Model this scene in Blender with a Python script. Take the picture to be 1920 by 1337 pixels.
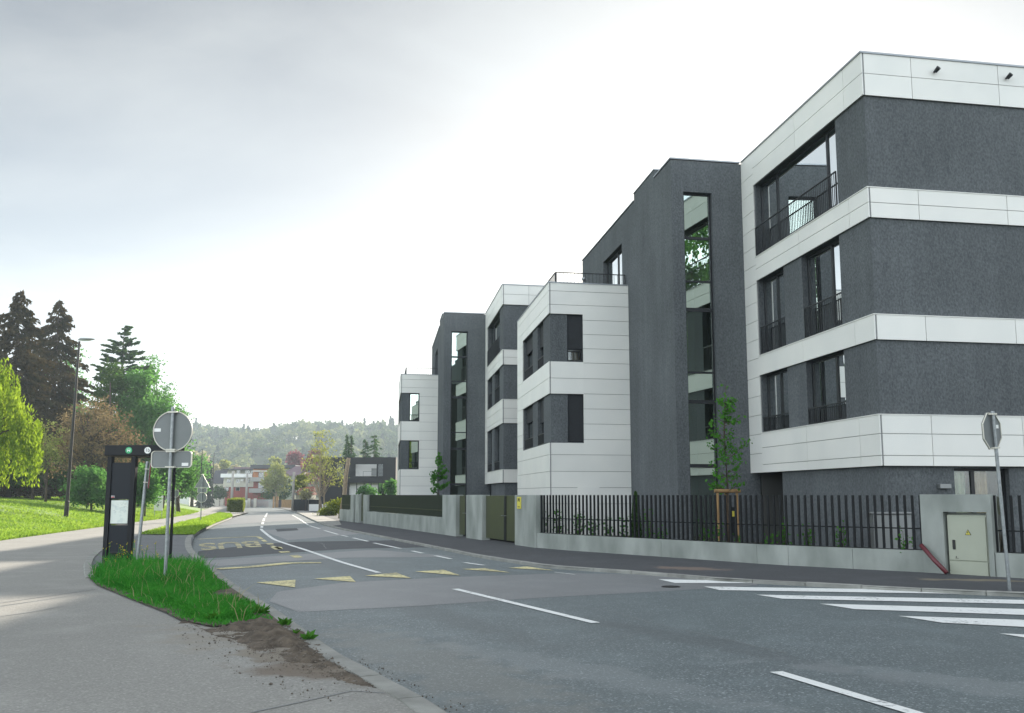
import bpy, bmesh, math, random
import numpy as np
from mathutils import Vector, Matrix
from mathutils.geometry import tessellate_polygon
R = math.radians
random.seed(7)
S = bpy.context.scene
for o in list(bpy.data.objects): bpy.data.objects.remove(o)
COL = S.collection
# ------------------------------------------------------------------ camera
EYE = 1.65; FPX = 1867.0
PITCH = math.atan(258.5 / FPX); SP, CP = math.sin(PITCH), math.cos(PITCH)
cam = bpy.data.cameras.new('camera'); cam.lens = 35.0; cam.sensor_width = 36; cam.clip_end = 4000; cam.clip_start = .1
co = bpy.data.objects.new('camera', cam); COL.objects.link(co)
co.location = (0, 0, EYE); co.rotation_euler = (R(90) + PITCH, 0, 0); S.camera = co
# ------------------------------------------------------------------ world, sun, exposure
SUN_AZ, SUN_EL = R(14.4), R(18.5)
W = bpy.data.worlds.new('World'); S.world = W; W.use_nodes = True
nt = W.node_tree; nt.nodes.clear()
def wn(t, **k):
    n = nt.nodes.new(t)
    for a, v in k.items(): setattr(n, a, v)
    return n
sky = wn('ShaderNodeTexSky', sky_type='NISHITA', sun_disc=False, sun_elevation=SUN_EL, sun_rotation=SUN_AZ,
         air_density=1.0, dust_density=1.6, ozone_density=1.2, altitude=300)
tc = wn('ShaderNodeTexCoord')
mp = wn('ShaderNodeMapping'); mp.inputs['Scale'].default_value = (1.0, 1.4, 3.4); mp.inputs['Rotation'].default_value = (0.15, -0.55, 0.35)
nz = wn('ShaderNodeTexNoise'); nz.inputs['Scale'].default_value = 2.2; nz.inputs['Detail'].default_value = 7; nz.inputs['Roughness'].default_value = .52
nz.inputs['Distortion'].default_value = .5
rp = wn('ShaderNodeMapRange'); rp.inputs[1].default_value = .33; rp.inputs[2].default_value = .72; rp.inputs[3].default_value = .5; rp.inputs[4].default_value = .9
mx = wn('ShaderNodeMix', data_type='RGBA')
bw = wn('ShaderNodeRGBToBW'); veil = wn('ShaderNodeMix', data_type='RGBA', blend_type='MULTIPLY'); veil.inputs[0].default_value = 1
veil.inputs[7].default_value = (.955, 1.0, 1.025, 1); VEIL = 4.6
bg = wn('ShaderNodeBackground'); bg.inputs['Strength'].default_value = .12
wo = wn('ShaderNodeOutputWorld'); L = nt.links.new
L(tc.outputs['Generated'], mp.inputs['Vector']); L(mp.outputs[0], nz.inputs['Vector']); L(nz.outputs['Fac'], rp.inputs[0])
L(rp.outputs[0], mx.inputs[0]); L(sky.outputs[0], mx.inputs[6]); L(sky.outputs[0], bw.inputs[0]); 
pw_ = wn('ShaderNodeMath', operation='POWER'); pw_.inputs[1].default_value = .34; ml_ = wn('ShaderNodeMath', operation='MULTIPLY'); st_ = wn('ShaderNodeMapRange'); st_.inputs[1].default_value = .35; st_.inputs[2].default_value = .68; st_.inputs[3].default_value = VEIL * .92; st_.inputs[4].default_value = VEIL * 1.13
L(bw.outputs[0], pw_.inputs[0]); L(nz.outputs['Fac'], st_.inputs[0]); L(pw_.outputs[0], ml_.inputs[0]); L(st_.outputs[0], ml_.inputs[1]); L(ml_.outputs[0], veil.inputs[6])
L(veil.outputs[2], mx.inputs[7])
dt = wn('ShaderNodeVectorMath', operation='DOT_PRODUCT'); dt.inputs[1].default_value = Vector((-.35, -1, .3)).normalized()   # added, unseen cloud bank behind the camera, brightens the shaded facades
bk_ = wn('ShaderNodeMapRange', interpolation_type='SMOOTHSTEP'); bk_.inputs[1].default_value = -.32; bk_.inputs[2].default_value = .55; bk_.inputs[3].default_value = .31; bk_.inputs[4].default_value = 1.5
sc_ = wn('ShaderNodeVectorMath', operation='SCALE')
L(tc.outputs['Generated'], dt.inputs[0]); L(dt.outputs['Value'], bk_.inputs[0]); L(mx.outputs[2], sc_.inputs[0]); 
sx_ = wn('ShaderNodeSeparateXYZ'); el_ = wn('ShaderNodeMapRange', interpolation_type='SMOOTHSTEP'); el_.inputs[1].default_value = .06; el_.inputs[2].default_value = .5; el_.inputs[3].default_value = 1.42; el_.inputs[4].default_value = .78   # the veil thickens towards the horizon
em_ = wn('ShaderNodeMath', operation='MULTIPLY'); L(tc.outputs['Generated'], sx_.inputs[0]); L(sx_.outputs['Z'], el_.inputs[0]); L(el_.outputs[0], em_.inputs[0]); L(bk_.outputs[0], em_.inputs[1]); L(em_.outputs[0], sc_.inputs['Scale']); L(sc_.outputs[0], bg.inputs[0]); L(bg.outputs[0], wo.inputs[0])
sl = bpy.data.lights.new('sun', 'SUN'); sl.energy = 5.0; sl.angle = R(.7); sl.color = (1, .90, .76)
so = bpy.data.objects.new('sun', sl); COL.objects.link(so)
sd = Vector((math.sin(SUN_AZ) * math.cos(SUN_EL), math.cos(SUN_AZ) * math.cos(SUN_EL), math.sin(SUN_EL)))
so.rotation_euler = (-sd).to_track_quat('-Z', 'Y').to_euler()
S.view_settings.view_transform = 'Standard'; S.view_settings.look = 'None'; S.view_settings.gamma = 1
S.view_settings.exposure = 1.31
S.cycles.use_denoising = True
S.cycles.max_bounces = 8; S.cycles.transparent_max_bounces = 16; S.cycles.volume_bounces = 0
S.cycles.caustics_reflective = False; S.cycles.caustics_refractive = False
# ------------------------------------------------------------------ helpers: placement
def gz(Y): return -.0055 * min(max(0, Y - 55), 300)
def ray(x, y):
    u = (x - 960) / FPX; v = (668.5 - y) / FPX
    return Vector((u, CP - v * SP, SP + v * CP))
def at(x, y, Y):                       # the point seen at that place of the photograph at distance Y
    r = ray(x, y); return Vector((0, 0, EYE)) + r * (Y / r.y)
def gr(x, y, z=0.0):                   # the point of the ground (z above it) seen there
    r = ray(x, y); t = (z - EYE) / r.z
    for _ in range(80): t = (z + gz(t * r.y) - EYE) / r.z
    return Vector((0, 0, EYE)) + r * t
def on_line(x, P, D):                  # where the sight line of column x crosses the plan line P + t D
    r = ray(x, 940); d = Vector((r.x, r.y)); den = d.x * D.y - d.y * D.x
    t = (P.x * D.y - P.y * D.x) / den
    return d * t
# ------------------------------------------------------------------ helpers: objects
def link(o, parent=None):
    COL.objects.link(o)
    if parent: o.parent = parent
    return o
def tag(o, label=None, cat=None, group=None, kind=None):
    if label: o['label'] = label
    if cat: o['category'] = cat
    if group: o['group'] = group
    if kind: o['kind'] = kind
    return o
def empty(name, loc, rz, label, cat, group=None):
    o = bpy.data.objects.new(name, None); o.location = loc; o.rotation_euler = (0, 0, rz); o.empty_display_size = .2
    link(o); return tag(o, label, cat, group)
def copy_tree(o, parent=None):
    c = o.copy(); link(c, parent)
    for ch in list(o.children): copy_tree(ch, c)
    return c
class MB:
    def __init__(s, T=None): s.v = []; s.f = []; s.T = T
    def add(s, vs, fs):
        n = len(s.v)
        s.v += [tuple(s.T(*p)) if s.T else tuple(p) for p in vs]
        s.f += [tuple(i + n for i in f) for f in fs]; return s
    def box(s, x0, x1, y0, y1, z0, z1):
        return s.add([(x0, y0, z0), (x1, y0, z0), (x1, y1, z0), (x0, y1, z0), (x0, y0, z1), (x1, y0, z1), (x1, y1, z1), (x0, y1, z1)],
                     [(3, 2, 1, 0), (4, 5, 6, 7), (0, 1, 5, 4), (1, 2, 6, 5), (2, 3, 7, 6), (3, 0, 4, 7)])
    def quad(s, *p): return s.add(p, [tuple(range(len(p)))])
    def prism(s, poly, z0, z1):
        n = len(poly); a = [(p[0], p[1], z0) for p in poly] + [(p[0], p[1], z1) for p in poly]
        return s.add(a, [tuple(range(n))[::-1], tuple(range(n, 2 * n))] + [(i, (i + 1) % n, n + (i + 1) % n, n + i) for i in range(n)])
    def plate(s, poly, y0, y1):        # outline in x,z pushed through y
        n = len(poly); a = [(p[0], y0, p[1]) for p in poly] + [(p[0], y1, p[1]) for p in poly]
        return s.add(a, [tuple(range(n)), tuple(range(n, 2 * n))[::-1]] + [(i, n + i, n + (i + 1) % n, (i + 1) % n) for i in range(n)])
    def tube(s, pts, rad, n=8, cap=True):
        pts = [Vector(p) for p in pts]; rad = rad if isinstance(rad, (list, tuple)) else [rad] * len(pts)
        vs = []; fs = []
        for i, p in enumerate(pts):
            d = (pts[min(i + 1, len(pts) - 1)] - pts[max(i - 1, 0)]).normalized()
            q = d.to_track_quat('Z', 'Y')
            for k in range(n):
                a = 2 * math.pi * k / n
                vs.append(p + q @ Vector((rad[i] * math.cos(a), rad[i] * math.sin(a), 0)))
        for i in range(len(pts) - 1):
            for k in range(n): fs.append((i * n + k, i * n + (k + 1) % n, (i + 1) * n + (k + 1) % n, (i + 1) * n + k))
        if cap: fs += [tuple(range(n))[::-1], tuple(range((len(pts) - 1) * n, len(pts) * n))]
        return s.add(vs, fs)
    def mesh(s, name, mat, smooth=False):
        m = bpy.data.meshes.new(name); m.from_pydata(s.v, [], s.f)
        if mat: m.materials.append(mat)
        if smooth: m.polygons.foreach_set('use_smooth', [True] * len(m.polygons))
        m.update(); return m
    def build(s, name, mat, parent=None, smooth=False, bevel=0):
        m = s.mesh(name, mat, smooth)
        if bevel:
            bm = bmesh.new(); bm.from_mesh(m); bmesh.ops.remove_doubles(bm, verts=bm.verts, dist=1e-5)
            bmesh.ops.bevel(bm, geom=[e for e in bm.edges if len(e.link_faces) == 2 and e.calc_face_angle(0) > .5], offset=bevel, segments=2, affect='EDGES', profile=.5)
            bm.to_mesh(m); bm.free()
        return link(bpy.data.objects.new(name, m), parent)
def mesh_np(name, V, F, mat):          # V (n,3), F (m,k) arrays -> object data
    m = bpy.data.meshes.new(name); k = F.shape[1]
    m.vertices.add(len(V)); m.vertices.foreach_set('co', np.ascontiguousarray(V, dtype=np.float32).ravel())
    m.loops.add(F.size); m.loops.foreach_set('vertex_index', F.astype(np.int32).ravel())
    m.polygons.add(len(F)); m.polygons.foreach_set('loop_start', np.arange(0, F.size, k, dtype=np.int32))
    m.materials.append(mat); m.update(calc_edges=True); return m
def sheet(name, pts, z, mat, kind='structure', parent=None):      # a flat area following the lie of the land
    P = [Vector((p[0], p[1], 0)) for p in pts]
    bm = bmesh.new(); vs = [bm.verts.new(p) for p in P]
    for t in tessellate_polygon([P]):
        try: bm.faces.new([vs[i] for i in t])
        except ValueError: pass
    for yk in (55, 355):
        bmesh.ops.bisect_plane(bm, geom=bm.verts[:] + bm.edges[:] + bm.faces[:], plane_co=(0, yk, 0), plane_no=(0, 1, 0))
    for v in bm.verts: v.co.z = gz(v.co.y) + z
    bmesh.ops.recalc_face_normals(bm, faces=bm.faces)
    for f in bm.faces:
        if f.normal.z < 0: f.normal_flip()
    m = bpy.data.meshes.new(name); bm.to_mesh(m); bm.free(); m.materials.append(mat)
    o = link(bpy.data.objects.new(name, m), parent)
    if kind and not parent: o['kind'] = kind
    return o
def smooth_line(pts, n=6):             # Catmull-Rom through plan points
    P = [Vector((p[0], p[1])) for p in pts]; P = [2 * P[0] - P[1]] + P + [2 * P[-1] - P[-2]]; out = []
    for i in range(1, len(P) - 2):
        for k in range(n):
            t = k / n; a, b, c, d = P[i - 1:i + 3]
            out.append(.5 * ((2 * b) + (c - a) * t + (2 * a - 5 * b + 4 * c - d) * t * t + (3 * b - a - 3 * c + d) * t ** 3))
    out.append(P[-2]); return out
def offset_line(pts, d):
    out = []
    for i, p in enumerate(pts):
        t = (pts[min(i + 1, len(pts) - 1)] - pts[max(i - 1, 0)]).normalized()
        out.append(p + Vector((-t.y, t.x)) * d)
    return out
# ------------------------------------------------------------------ helpers: materials
def material(name, col, rough=.7, metal=0, var=0, scale=5, bump=0, bscale=60, col2=None, spec=.5, detail=6, coords='Object', stretch=None, lo=.3, hi=.7):
    m = bpy.data.materials.new(name); m.use_nodes = True; t = m.node_tree; b = t.nodes['Principled BSDF']
    b.inputs['Roughness'].default_value = rough; b.inputs['Metallic'].default_value = metal; b.inputs['Specular IOR Level'].default_value = spec
    b.inputs['Base Color'].default_value = (*col, 1)
    tcn = t.nodes.new('ShaderNodeTexCoord'); src = tcn.outputs[coords]
    if stretch:
        mpn = t.nodes.new('ShaderNodeMapping'); mpn.inputs['Scale'].default_value = stretch; t.links.new(src, mpn.inputs[0]); src = mpn.outputs[0]
    if col2 is None and var: col2 = tuple(c * (1 - var) for c in col)
    if col2 is not None:
        n = t.nodes.new('ShaderNodeTexNoise'); n.inputs['Scale'].default_value = scale; n.inputs['Detail'].default_value = detail
        r = t.nodes.new('ShaderNodeMapRange'); r.inputs[1].default_value = lo; r.inputs[2].default_value = hi
        x = t.nodes.new('ShaderNodeMix'); x.data_type = 'RGBA'; x.inputs[6].default_value = (*col, 1); x.inputs[7].default_value = (*col2, 1)
        t.links.new(src, n.inputs[0]); t.links.new(n.outputs[0], r.inputs[0]); t.links.new(r.outputs[0], x.inputs[0]); t.links.new(x.outputs[2], b.inputs['Base Color'])
    if bump:
        n = t.nodes.new('ShaderNodeTexNoise'); n.inputs['Scale'].default_value = bscale; n.inputs['Detail'].default_value = 4
        u = t.nodes.new('ShaderNodeBump'); u.inputs['Strength'].default_value = bump; u.inputs['Distance'].default_value = .02
        t.links.new(src, n.inputs[0]); t.links.new(n.outputs[0], u.inputs['Height']); t.links.new(u.outputs[0], b.inputs['Normal'])
    return m
def nodes_of(m): return m.node_tree, m.node_tree.nodes['Principled BSDF']
def speckle(name, base, dark, light, big=.35, rough=.85, dirt=(), spec=.4):   # asphalt: aggregate grains, broad wear, dirt patches with a shape of their own
    m = bpy.data.materials.new(name); m.use_nodes = True; t, b = nodes_of(m); N = t.nodes.new; K = t.links.new
    b.inputs['Roughness'].default_value = rough; b.inputs['Specular IOR Level'].default_value = spec
    g = N('ShaderNodeNewGeometry'); pos = g.outputs['Position']
    def noise(s, d=4, vec=None):
        n = N('ShaderNodeTexNoise'); n.inputs['Scale'].default_value = s; n.inputs['Detail'].default_value = d; K(vec or pos, n.inputs[0]); return n.outputs[0]
    def rng(src, a, c, d=0, e=1):
        r = N('ShaderNodeMapRange'); r.inputs[1].default_value = a; r.inputs[2].default_value = c; r.inputs[3].default_value = d; r.inputs[4].default_value = e; K(src, r.inputs[0]); return r.outputs[0]
    def mix(f, A, Bc):
        x = N('ShaderNodeMix'); x.data_type = 'RGBA'; K(f, x.inputs[0])
        for i, c in ((6, A), (7, Bc)):
            if isinstance(c, tuple): x.inputs[i].default_value = (*c, 1)
            else: K(c, x.inputs[i])
        return x.outputs[2]
    c = mix(rng(noise(55, 3), .35, .65), dark, base)
    v = N('ShaderNodeTexVoronoi'); v.inputs['Scale'].default_value = 58; K(pos, v.inputs['Vector'])
    c = mix(rng(v.outputs['Color'], .7, .97, 0, .85), c, light)
    c = mix(rng(noise(.22, 6), .38, .68, 0, big), c, tuple(x * .55 for x in base))
    c = mix(rng(noise(1.1, 5), .5, .75, 0, big), c, tuple(min(1, x * 1.35) for x in base))
    for (cx, cy, ang, rx, ry, colr, amt) in dirt:
        s = N('ShaderNodeVectorMath'); s.operation = 'SUBTRACT'; K(pos, s.inputs[0]); s.inputs[1].default_value = (cx, cy, 0)
        ro = N('ShaderNodeVectorRotate'); ro.rotation_type = 'Z_AXIS'; ro.inputs['Angle'].default_value = -ang; K(s.outputs[0], ro.inputs['Vector'])
        sc = N('ShaderNodeVectorMath'); sc.operation = 'MULTIPLY'; sc.inputs[1].default_value = (1 / rx, 1 / ry, 0); K(ro.outputs[0], sc.inputs[0])
        ln = N('ShaderNodeVectorMath'); ln.operation = 'LENGTH'; K(sc.outputs[0], ln.inputs[0])
        ad = N('ShaderNodeMath'); ad.operation = 'ADD'; K(ln.outputs['Value'], ad.inputs[0]); K(rng(noise(2.6, 8), .25, .75, -.55, .55), ad.inputs[1])
        c = mix(rng(ad.outputs[0], 1.0, .55, 0, amt), c, colr)
    K(c, b.inputs['Base Color'])
    u = N('ShaderNodeBump'); u.inputs['Strength'].default_value = .55; u.inputs['Distance'].default_value = .006; K(noise(95, 3), u.inputs['Height']); K(u.outputs[0], b.inputs['Normal'])
    return m
def paint(name, col, wear=.35):        # road paint worn through to the asphalt
    m = bpy.data.materials.new(name); m.use_nodes = True; t, b = nodes_of(m); N = t.nodes.new; K = t.links.new
    b.inputs['Roughness'].default_value = .75
    g = N('ShaderNodeNewGeometry'); n = N('ShaderNodeTexNoise'); n.inputs['Scale'].default_value = 14; n.inputs['Detail'].default_value = 9; n.inputs['Roughness'].default_value = .7; K(g.outputs['Position'], n.inputs[0])
    n2 = N('ShaderNodeTexNoise'); n2.inputs['Scale'].default_value = 1.3; K(g.outputs['Position'], n2.inputs[0])
    a = N('ShaderNodeMath'); a.operation = 'MULTIPLY_ADD'; a.inputs[1].default_value = .5; K(n2.outputs[0], a.inputs[0]); K(n.outputs[0], a.inputs[2])
    r = N('ShaderNodeMapRange'); r.inputs[1].default_value = 1.02 - wear; r.inputs[2].default_value = 1.12 - wear * .7; r.inputs[4].default_value = .85; K(a.outputs[0], r.inputs[0])
    x = N('ShaderNodeMix'); x.data_type = 'RGBA'; x.inputs[6].default_value = (*col, 1); x.inputs[7].default_value = (.1, .105, .11, 1); K(r.outputs[0], x.inputs[0]); K(x.outputs[2], b.inputs['Base Color'])
    return m
def leafmat(name, c1, c2, trans=.45, tcol=None):
    m = bpy.data.materials.new(name); m.use_nodes = True; t = m.node_tree; t.nodes.clear(); N = t.nodes.new; K = t.links.new
    g = N('ShaderNodeNewGeometry'); x = N('ShaderNodeMix'); x.data_type = 'RGBA'; x.inputs[6].default_value = (*c1, 1); x.inputs[7].default_value = (*c2, 1)
    tcn = N('ShaderNodeTexCoord'); n = N('ShaderNodeTexNoise'); n.inputs['Scale'].default_value = .55; K(tcn.outputs['Object'], n.inputs[0])
    a = N('ShaderNodeMath'); a.operation = 'MULTIPLY_ADD'; a.inputs[1].default_value = .55; a.use_clamp = True; K(g.outputs['Random Per Island'], a.inputs[0])
    r = N('ShaderNodeMapRange'); r.inputs[1].default_value = .35; r.inputs[2].default_value = .65; r.inputs[4].default_value = .5; K(n.outputs[0], r.inputs[0]); K(r.outputs[0], a.inputs[2]); K(a.outputs[0], x.inputs[0])
    d = N('ShaderNodeBsdfDiffuse'); tr = N('ShaderNodeBsdfTranslucent'); mxs = N('ShaderNodeMixShader'); mxs.inputs[0].default_value = trans
    gl = N('ShaderNodeMix'); gl.data_type = 'RGBA'; gl.blend_type = 'MULTIPLY'; gl.inputs[0].default_value = 1; gl.inputs[7].default_value = (*(tcol or (1.25, 1.2, .6)), 1)
    K(x.outputs[2], d.inputs[0]); K(x.outputs[2], gl.inputs[6]); K(gl.outputs[2], tr.inputs[0])
    o = N('ShaderNodeOutputMaterial'); K(d.outputs[0], mxs.inputs[1]); K(tr.outputs[0], mxs.inputs[2]); K(mxs.outputs[0], o.inputs[0]); return m
def glassmat(name, refl, tint, gcol=(.92, .95, .95, 1)):
    m = bpy.data.materials.new(name); m.use_nodes = True; t = m.node_tree; t.nodes.clear(); N = t.nodes.new; K = t.links.new
    fr = N('ShaderNodeFresnel'); fr.inputs['IOR'].default_value = 1.5
    a = N('ShaderNodeMath'); a.operation = 'MULTIPLY_ADD'; a.inputs[1].default_value = 1 - refl; a.inputs[2].default_value = refl; a.use_clamp = True; K(fr.outputs[0], a.inputs[0])
    tn = N('ShaderNodeBsdfTransparent'); tn.inputs[0].default_value = (*tint, 1)
    gs = N('ShaderNodeBsdfGlossy'); gs.inputs['Roughness'].default_value = .0; gs.inputs[0].default_value = gcol
    x = N('ShaderNodeMixShader'); o = N('ShaderNodeOutputMaterial'); K(a.outputs[0], x.inputs[0]); K(tn.outputs[0], x.inputs[1]); K(gs.outputs[0], x.inputs[2]); K(x.outputs[0], o.inputs[0]); return m
def cladmat():
    m = material('white cladding', (.775, .765, .72), .42, col2=(.705, .705, .67), scale=.7, spec=.4, detail=8)
    t, b = nodes_of(m); N = t.nodes.new; K = t.links.new; src = b.inputs['Base Color'].links[0].from_socket
    g = N('ShaderNodeNewGeometry'); r = N('ShaderNodeMapRange'); r.inputs[3].default_value = .955; r.inputs[4].default_value = 1.0; x = N('ShaderNodeVectorMath'); x.operation = 'SCALE'
    K(g.outputs['Random Per Island'], r.inputs[0]); K(src, x.inputs[0]); K(r.outputs[0], x.inputs['Scale']); K(x.outputs[0], b.inputs['Base Color']); return m
def stuccomat():
    m = material('rough grey stucco', (.138, .148, .154), .95, col2=(.084, .092, .097), scale=22, bump=1.0, bscale=30, spec=.12, stretch=(1, 1, .65), detail=9, lo=.33, hi=.67)
    t, b = nodes_of(m); N = t.nodes.new; K = t.links.new; src = b.inputs['Base Color'].links[0].from_socket
    c = N('ShaderNodeTexCoord'); p = N('ShaderNodeMapping'); p.inputs['Scale'].default_value = (3.2, 3.2, .16); n = N('ShaderNodeTexNoise'); n.inputs['Scale'].default_value = 1.1; n.inputs['Detail'].default_value = 8
    r = N('ShaderNodeMapRange'); r.inputs[1].default_value = .35; r.inputs[2].default_value = .7; r.inputs[3].default_value = .94; r.inputs[4].default_value = 1.06
    n2 = N('ShaderNodeTexNoise'); n2.inputs['Scale'].default_value = .45; n2.inputs['Detail'].default_value = 5; r2 = N('ShaderNodeMapRange'); r2.inputs[1].default_value = .3; r2.inputs[2].default_value = .7; r2.inputs[3].default_value = .86; r2.inputs[4].default_value = 1.12
    mm = N('ShaderNodeMath'); mm.operation = 'MULTIPLY'; x = N('ShaderNodeVectorMath'); x.operation = 'SCALE'
    K(c.outputs['Object'], p.inputs[0]); K(p.outputs[0], n.inputs[0]); K(c.outputs['Object'], n2.inputs[0]); K(n.outputs[0], r.inputs[0]); K(n2.outputs[0], r2.inputs[0]); K(r.outputs[0], mm.inputs[0]); K(r2.outputs[0], mm.inputs[1]); K(src, x.inputs[0]); K(mm.outputs[0], x.inputs['Scale']); K(x.outputs[0], b.inputs['Base Color'])
    return m
M = dict(
    stucco=stuccomat(),
    cladding=cladmat(),
    joint=material('dark joint', (.24, .245, .245), .9),
    coping=material('roof coping', (.30, .32, .34), .45, metal=.6),
    frame=material('anthracite frame', (.014, .015, .017), .45, spec=.4),
    iron=material('black railing', (.012, .013, .015), .5),
    room=material('room plaster', (.72, .62, .44), .9),
    room_dark=material('dark room', (.09, .09, .085), .9),
    curtain=material('curtain', (.46, .52, .38), .95, var=.25, scale=3),
    sheer=material('sheer curtain', (.84, .86, .87), .9),  # white sheet behind right panes, stands in for bright sky in the glass
    blind=material('dark blind', (.022, .024, .027), .8, var=.3, scale=40, stretch=(.2, .2, 3)),
    tan=material('tan curtain', (.55, .38, .2), .95, var=.5, scale=2.2),  # brownish sheet standing in for the warm reflection in the ground-floor glass
    glass=glassmat('window glass', .08, (.88, .92, .87)),
    mirror=glassmat('coated stair glass', .5, (.30, .38, .34), (.74, .84, .76, 1)),
    concrete=material('fair faced concrete', (.35, .37, .345), .85, col2=(.20, .22, .20), scale=1.5, bump=.25, bscale=25, detail=9, coords='Object', stretch=(1, 1, .5)),
    slat=material('black slat', (.010, .011, .012), .6, spec=.2),
    green=material('dark green slat', (.012, .018, .011), .5),
    olive=material('olive gate sheet', (.055, .062, .028), .42, var=.2, scale=2),
    galv=material('galvanised steel', (.33, .35, .36), .42, metal=.75, var=.3, scale=18),
    signback=material('sign back', (.20, .215, .215), .55, metal=.3, var=.12, scale=5),
    signrim=material('sign rim', (.62, .60, .52), .5),
    white=material('white enamel', (.8, .8, .78), .4),
    totem=material('anthracite totem', (.012, .013, .016), .5, spec=.25, var=.2, scale=4),
    totem2=material('dark totem panel', (.012, .015, .021), .45, spec=.25),
    poster=material('poster sheet', (.70, .74, .68), .35, col2=(.60, .66, .62), scale=9, lo=.5, hi=.62),
    soffit=material('brown soffit', (.10, .085, .065), .8),
    lampmetal=material('lamp post paint', (.013, .010, .009), .5, var=.3, scale=7),
    lampgrey=material('lamp head grey', (.24, .25, .25), .4, metal=.4),
    black=material('black', (.01, .01, .01), .5), red=material('sign red', (.45, .04, .04), .5), yellow=material('sign yellow', (.62, .55, .08), .5),
    gsign=material('green badge', (.04, .42, .17), .45), grey=material('grey print', (.25, .27, .28), .6),
    cabinet=material('beige cabinet', (.37, .39, .31), .5, var=.06, scale=3), maroon=material('maroon pipe', (.13, .022, .03), .4, var=.3, scale=9),
    wood=material('stake wood', (.33, .2, .085), .8, var=.45, scale=14, stretch=(1, 1, .15)), bark=material('bark', (.10, .075, .055), .95, var=.5, scale=9, bump=.6, bscale=14),
    palebark=material('pale bark', (.34, .27, .19), .9, var=.45, scale=9, bump=.4, bscale=14),
    kerb=material('kerb stone', (.31, .31, .285), .9, var=.35, scale=3.5, bump=.3, bscale=40),
    earth=material('garden earth', (.085, .07, .05), .95, var=.4, scale=4, bump=.5, bscale=18),
    soil=material('bare soil', (.15, .12, .09), .97, col2=(.045, .035, .026), scale=6, bump=1, bscale=22, detail=10, coords='Object'),
    lawn=material('lawn ground', (.20, .30, .07), .95, col2=(.12, .22, .045), scale=.7, bump=.5, bscale=8, detail=9),
    farland=material('meadow', (.08, .11, .03), .95, var=.4, scale=.05),
    pole=material('weathered pole', (.36, .34, .31), .9, var=.25, scale=6), rust=material('corten', (.3, .1, .045), .8, var=.4, scale=4))
# ------------------------------------------------------------------ the ground
gK = [gr(*p, z=.06) for p in ((806, 1331), (733, 1290), (640, 1240), (547, 1173), (500, 1140), (433, 1097), (400, 1067), (377, 1050), (363, 1035), (358.5, 1020), (362, 1008), (375, 996), (402, 983), (436, 970))]
KERB_L = smooth_line([(60, -22), (20, -9), (8, -4.5), (3, .6), (.7, 4.6)] + [p.xy for p in gK], 5)
KERB_F = [gr(*p, z=.06).xy for p in ((462, 961.5), (458, 957), (448, 951.5), (425, 949))]
gR = [gr(*p, z=.05) for p in ((455, 947.6), (500, 950.2), (530, 954), (555, 961), (593, 978), (620, 987), (680, 999.5), (811, 1025), (890, 1041), (960, 1052), (1041, 1062.5), (1204, 1073.5), (1339, 1085), (1420, 1089.5), (1920, 1114))]
KERB_R = smooth_line([p.xy for p in gR] + [(12.2, 15.5), (20, 12.6), (60, -3)], 5)
GROUND = sheet('ground', [(-900, -700), (900, -700), (900, 900), (-900, 900)], -.12, M['farland'])
near_edge = gK[3].xy
A_road = speckle('road asphalt', (.135, .165, .172), (.066, .083, .088), (.42, .46, .47), big=.4, rough=.55, spec=.6,
                 dirt=[(gK[2].x + .9, gK[2].y + .2, R(-64), 3.6, .75, (.21, .2, .172), .32), (2.2, 11.5, R(118), 3.2, .35, (.075, .085, .09), .45), (-1.2, 14.5, R(115), 4.5, .4, (.08, .09, .093), .4), (4.6, 8.6, R(140), 3.2, .5, (.24, .26, .265), .4), (-4.2, 24, R(112), 6, .5, (.08, .09, .093), .4), (.6, 9.8, R(128), 3.0, .45, (.23, .25, .255), .35)])
A_light = speckle('worn asphalt', (.20, .205, .21), (.145, .15, .155), (.3, .305, .31), big=.3, rough=.5, spec=.6)
A_dark = speckle('fresh asphalt', (.085, .09, .095), (.055, .058, .062), (.16, .165, .17), big=.3, rough=.75)
A_walk = speckle('dark pavement asphalt', (.075, .077, .083), (.05, .052, .056), (.12, .122, .125), big=.4, rough=.8, dirt=[(gr(1290, 1071).x, gr(1290, 1071).y, R(-30), 1.0, .5, (.2, .15, .12), .8), (gr(1840, 1094).x, gr(1840, 1094).y, R(-15), 1.3, .3, (.2, .17, .12), .8)])
dz = [gr(*p, z=.12) for p in ((590, 1225), (640, 1262), (520, 1240), (500, 1195))]
A_path = speckle('pale path asphalt', (.30, .293, .27), (.22, .214, .197), (.42, .41, .38), big=.28, rough=.9,
                 dirt=[(dz[0].x, dz[0].y, R(-50), 1.6, .7, (.13, .10, .07), .85), (dz[1].x - .2, dz[1].y, R(-30), 1.0, .4, (.15, .115, .085), .8),
                       (dz[3].x, dz[3].y, R(-50), 2.2, 1.0, (.25, .225, .185), .7)])
A_plat = speckle('platform asphalt', (.17, .175, .18), (.12, .125, .13), (.25, .25, .25), big=.3, rough=.9)
sheet('road', KERB_L + KERB_F + [Vector((-75, 215)), Vector((-75, 222))] + KERB_R, 0, A_road)
def px(*pts, z=0): return [gr(*p, z=z).xy for p in pts]
PATH_L = px((-420, 1120), (-200, 1056), (0, 1014), (123, 997), (197, 987), (255, 979), (321, 970.5), (362, 963), (385, 955.5), (398, 950), (401, 947), (398, 945), z=.12)
path_far = px((430, 944.6), (450, 946.5), (431, 953), (431, 961), (462, 961.5), z=.12)
sheet('path', [Vector((-40, -30)), Vector((-40, 9))] + PATH_L + path_far + [p for p in KERB_L[::-1]] + [Vector((60, -60))], .12, A_path)
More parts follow.
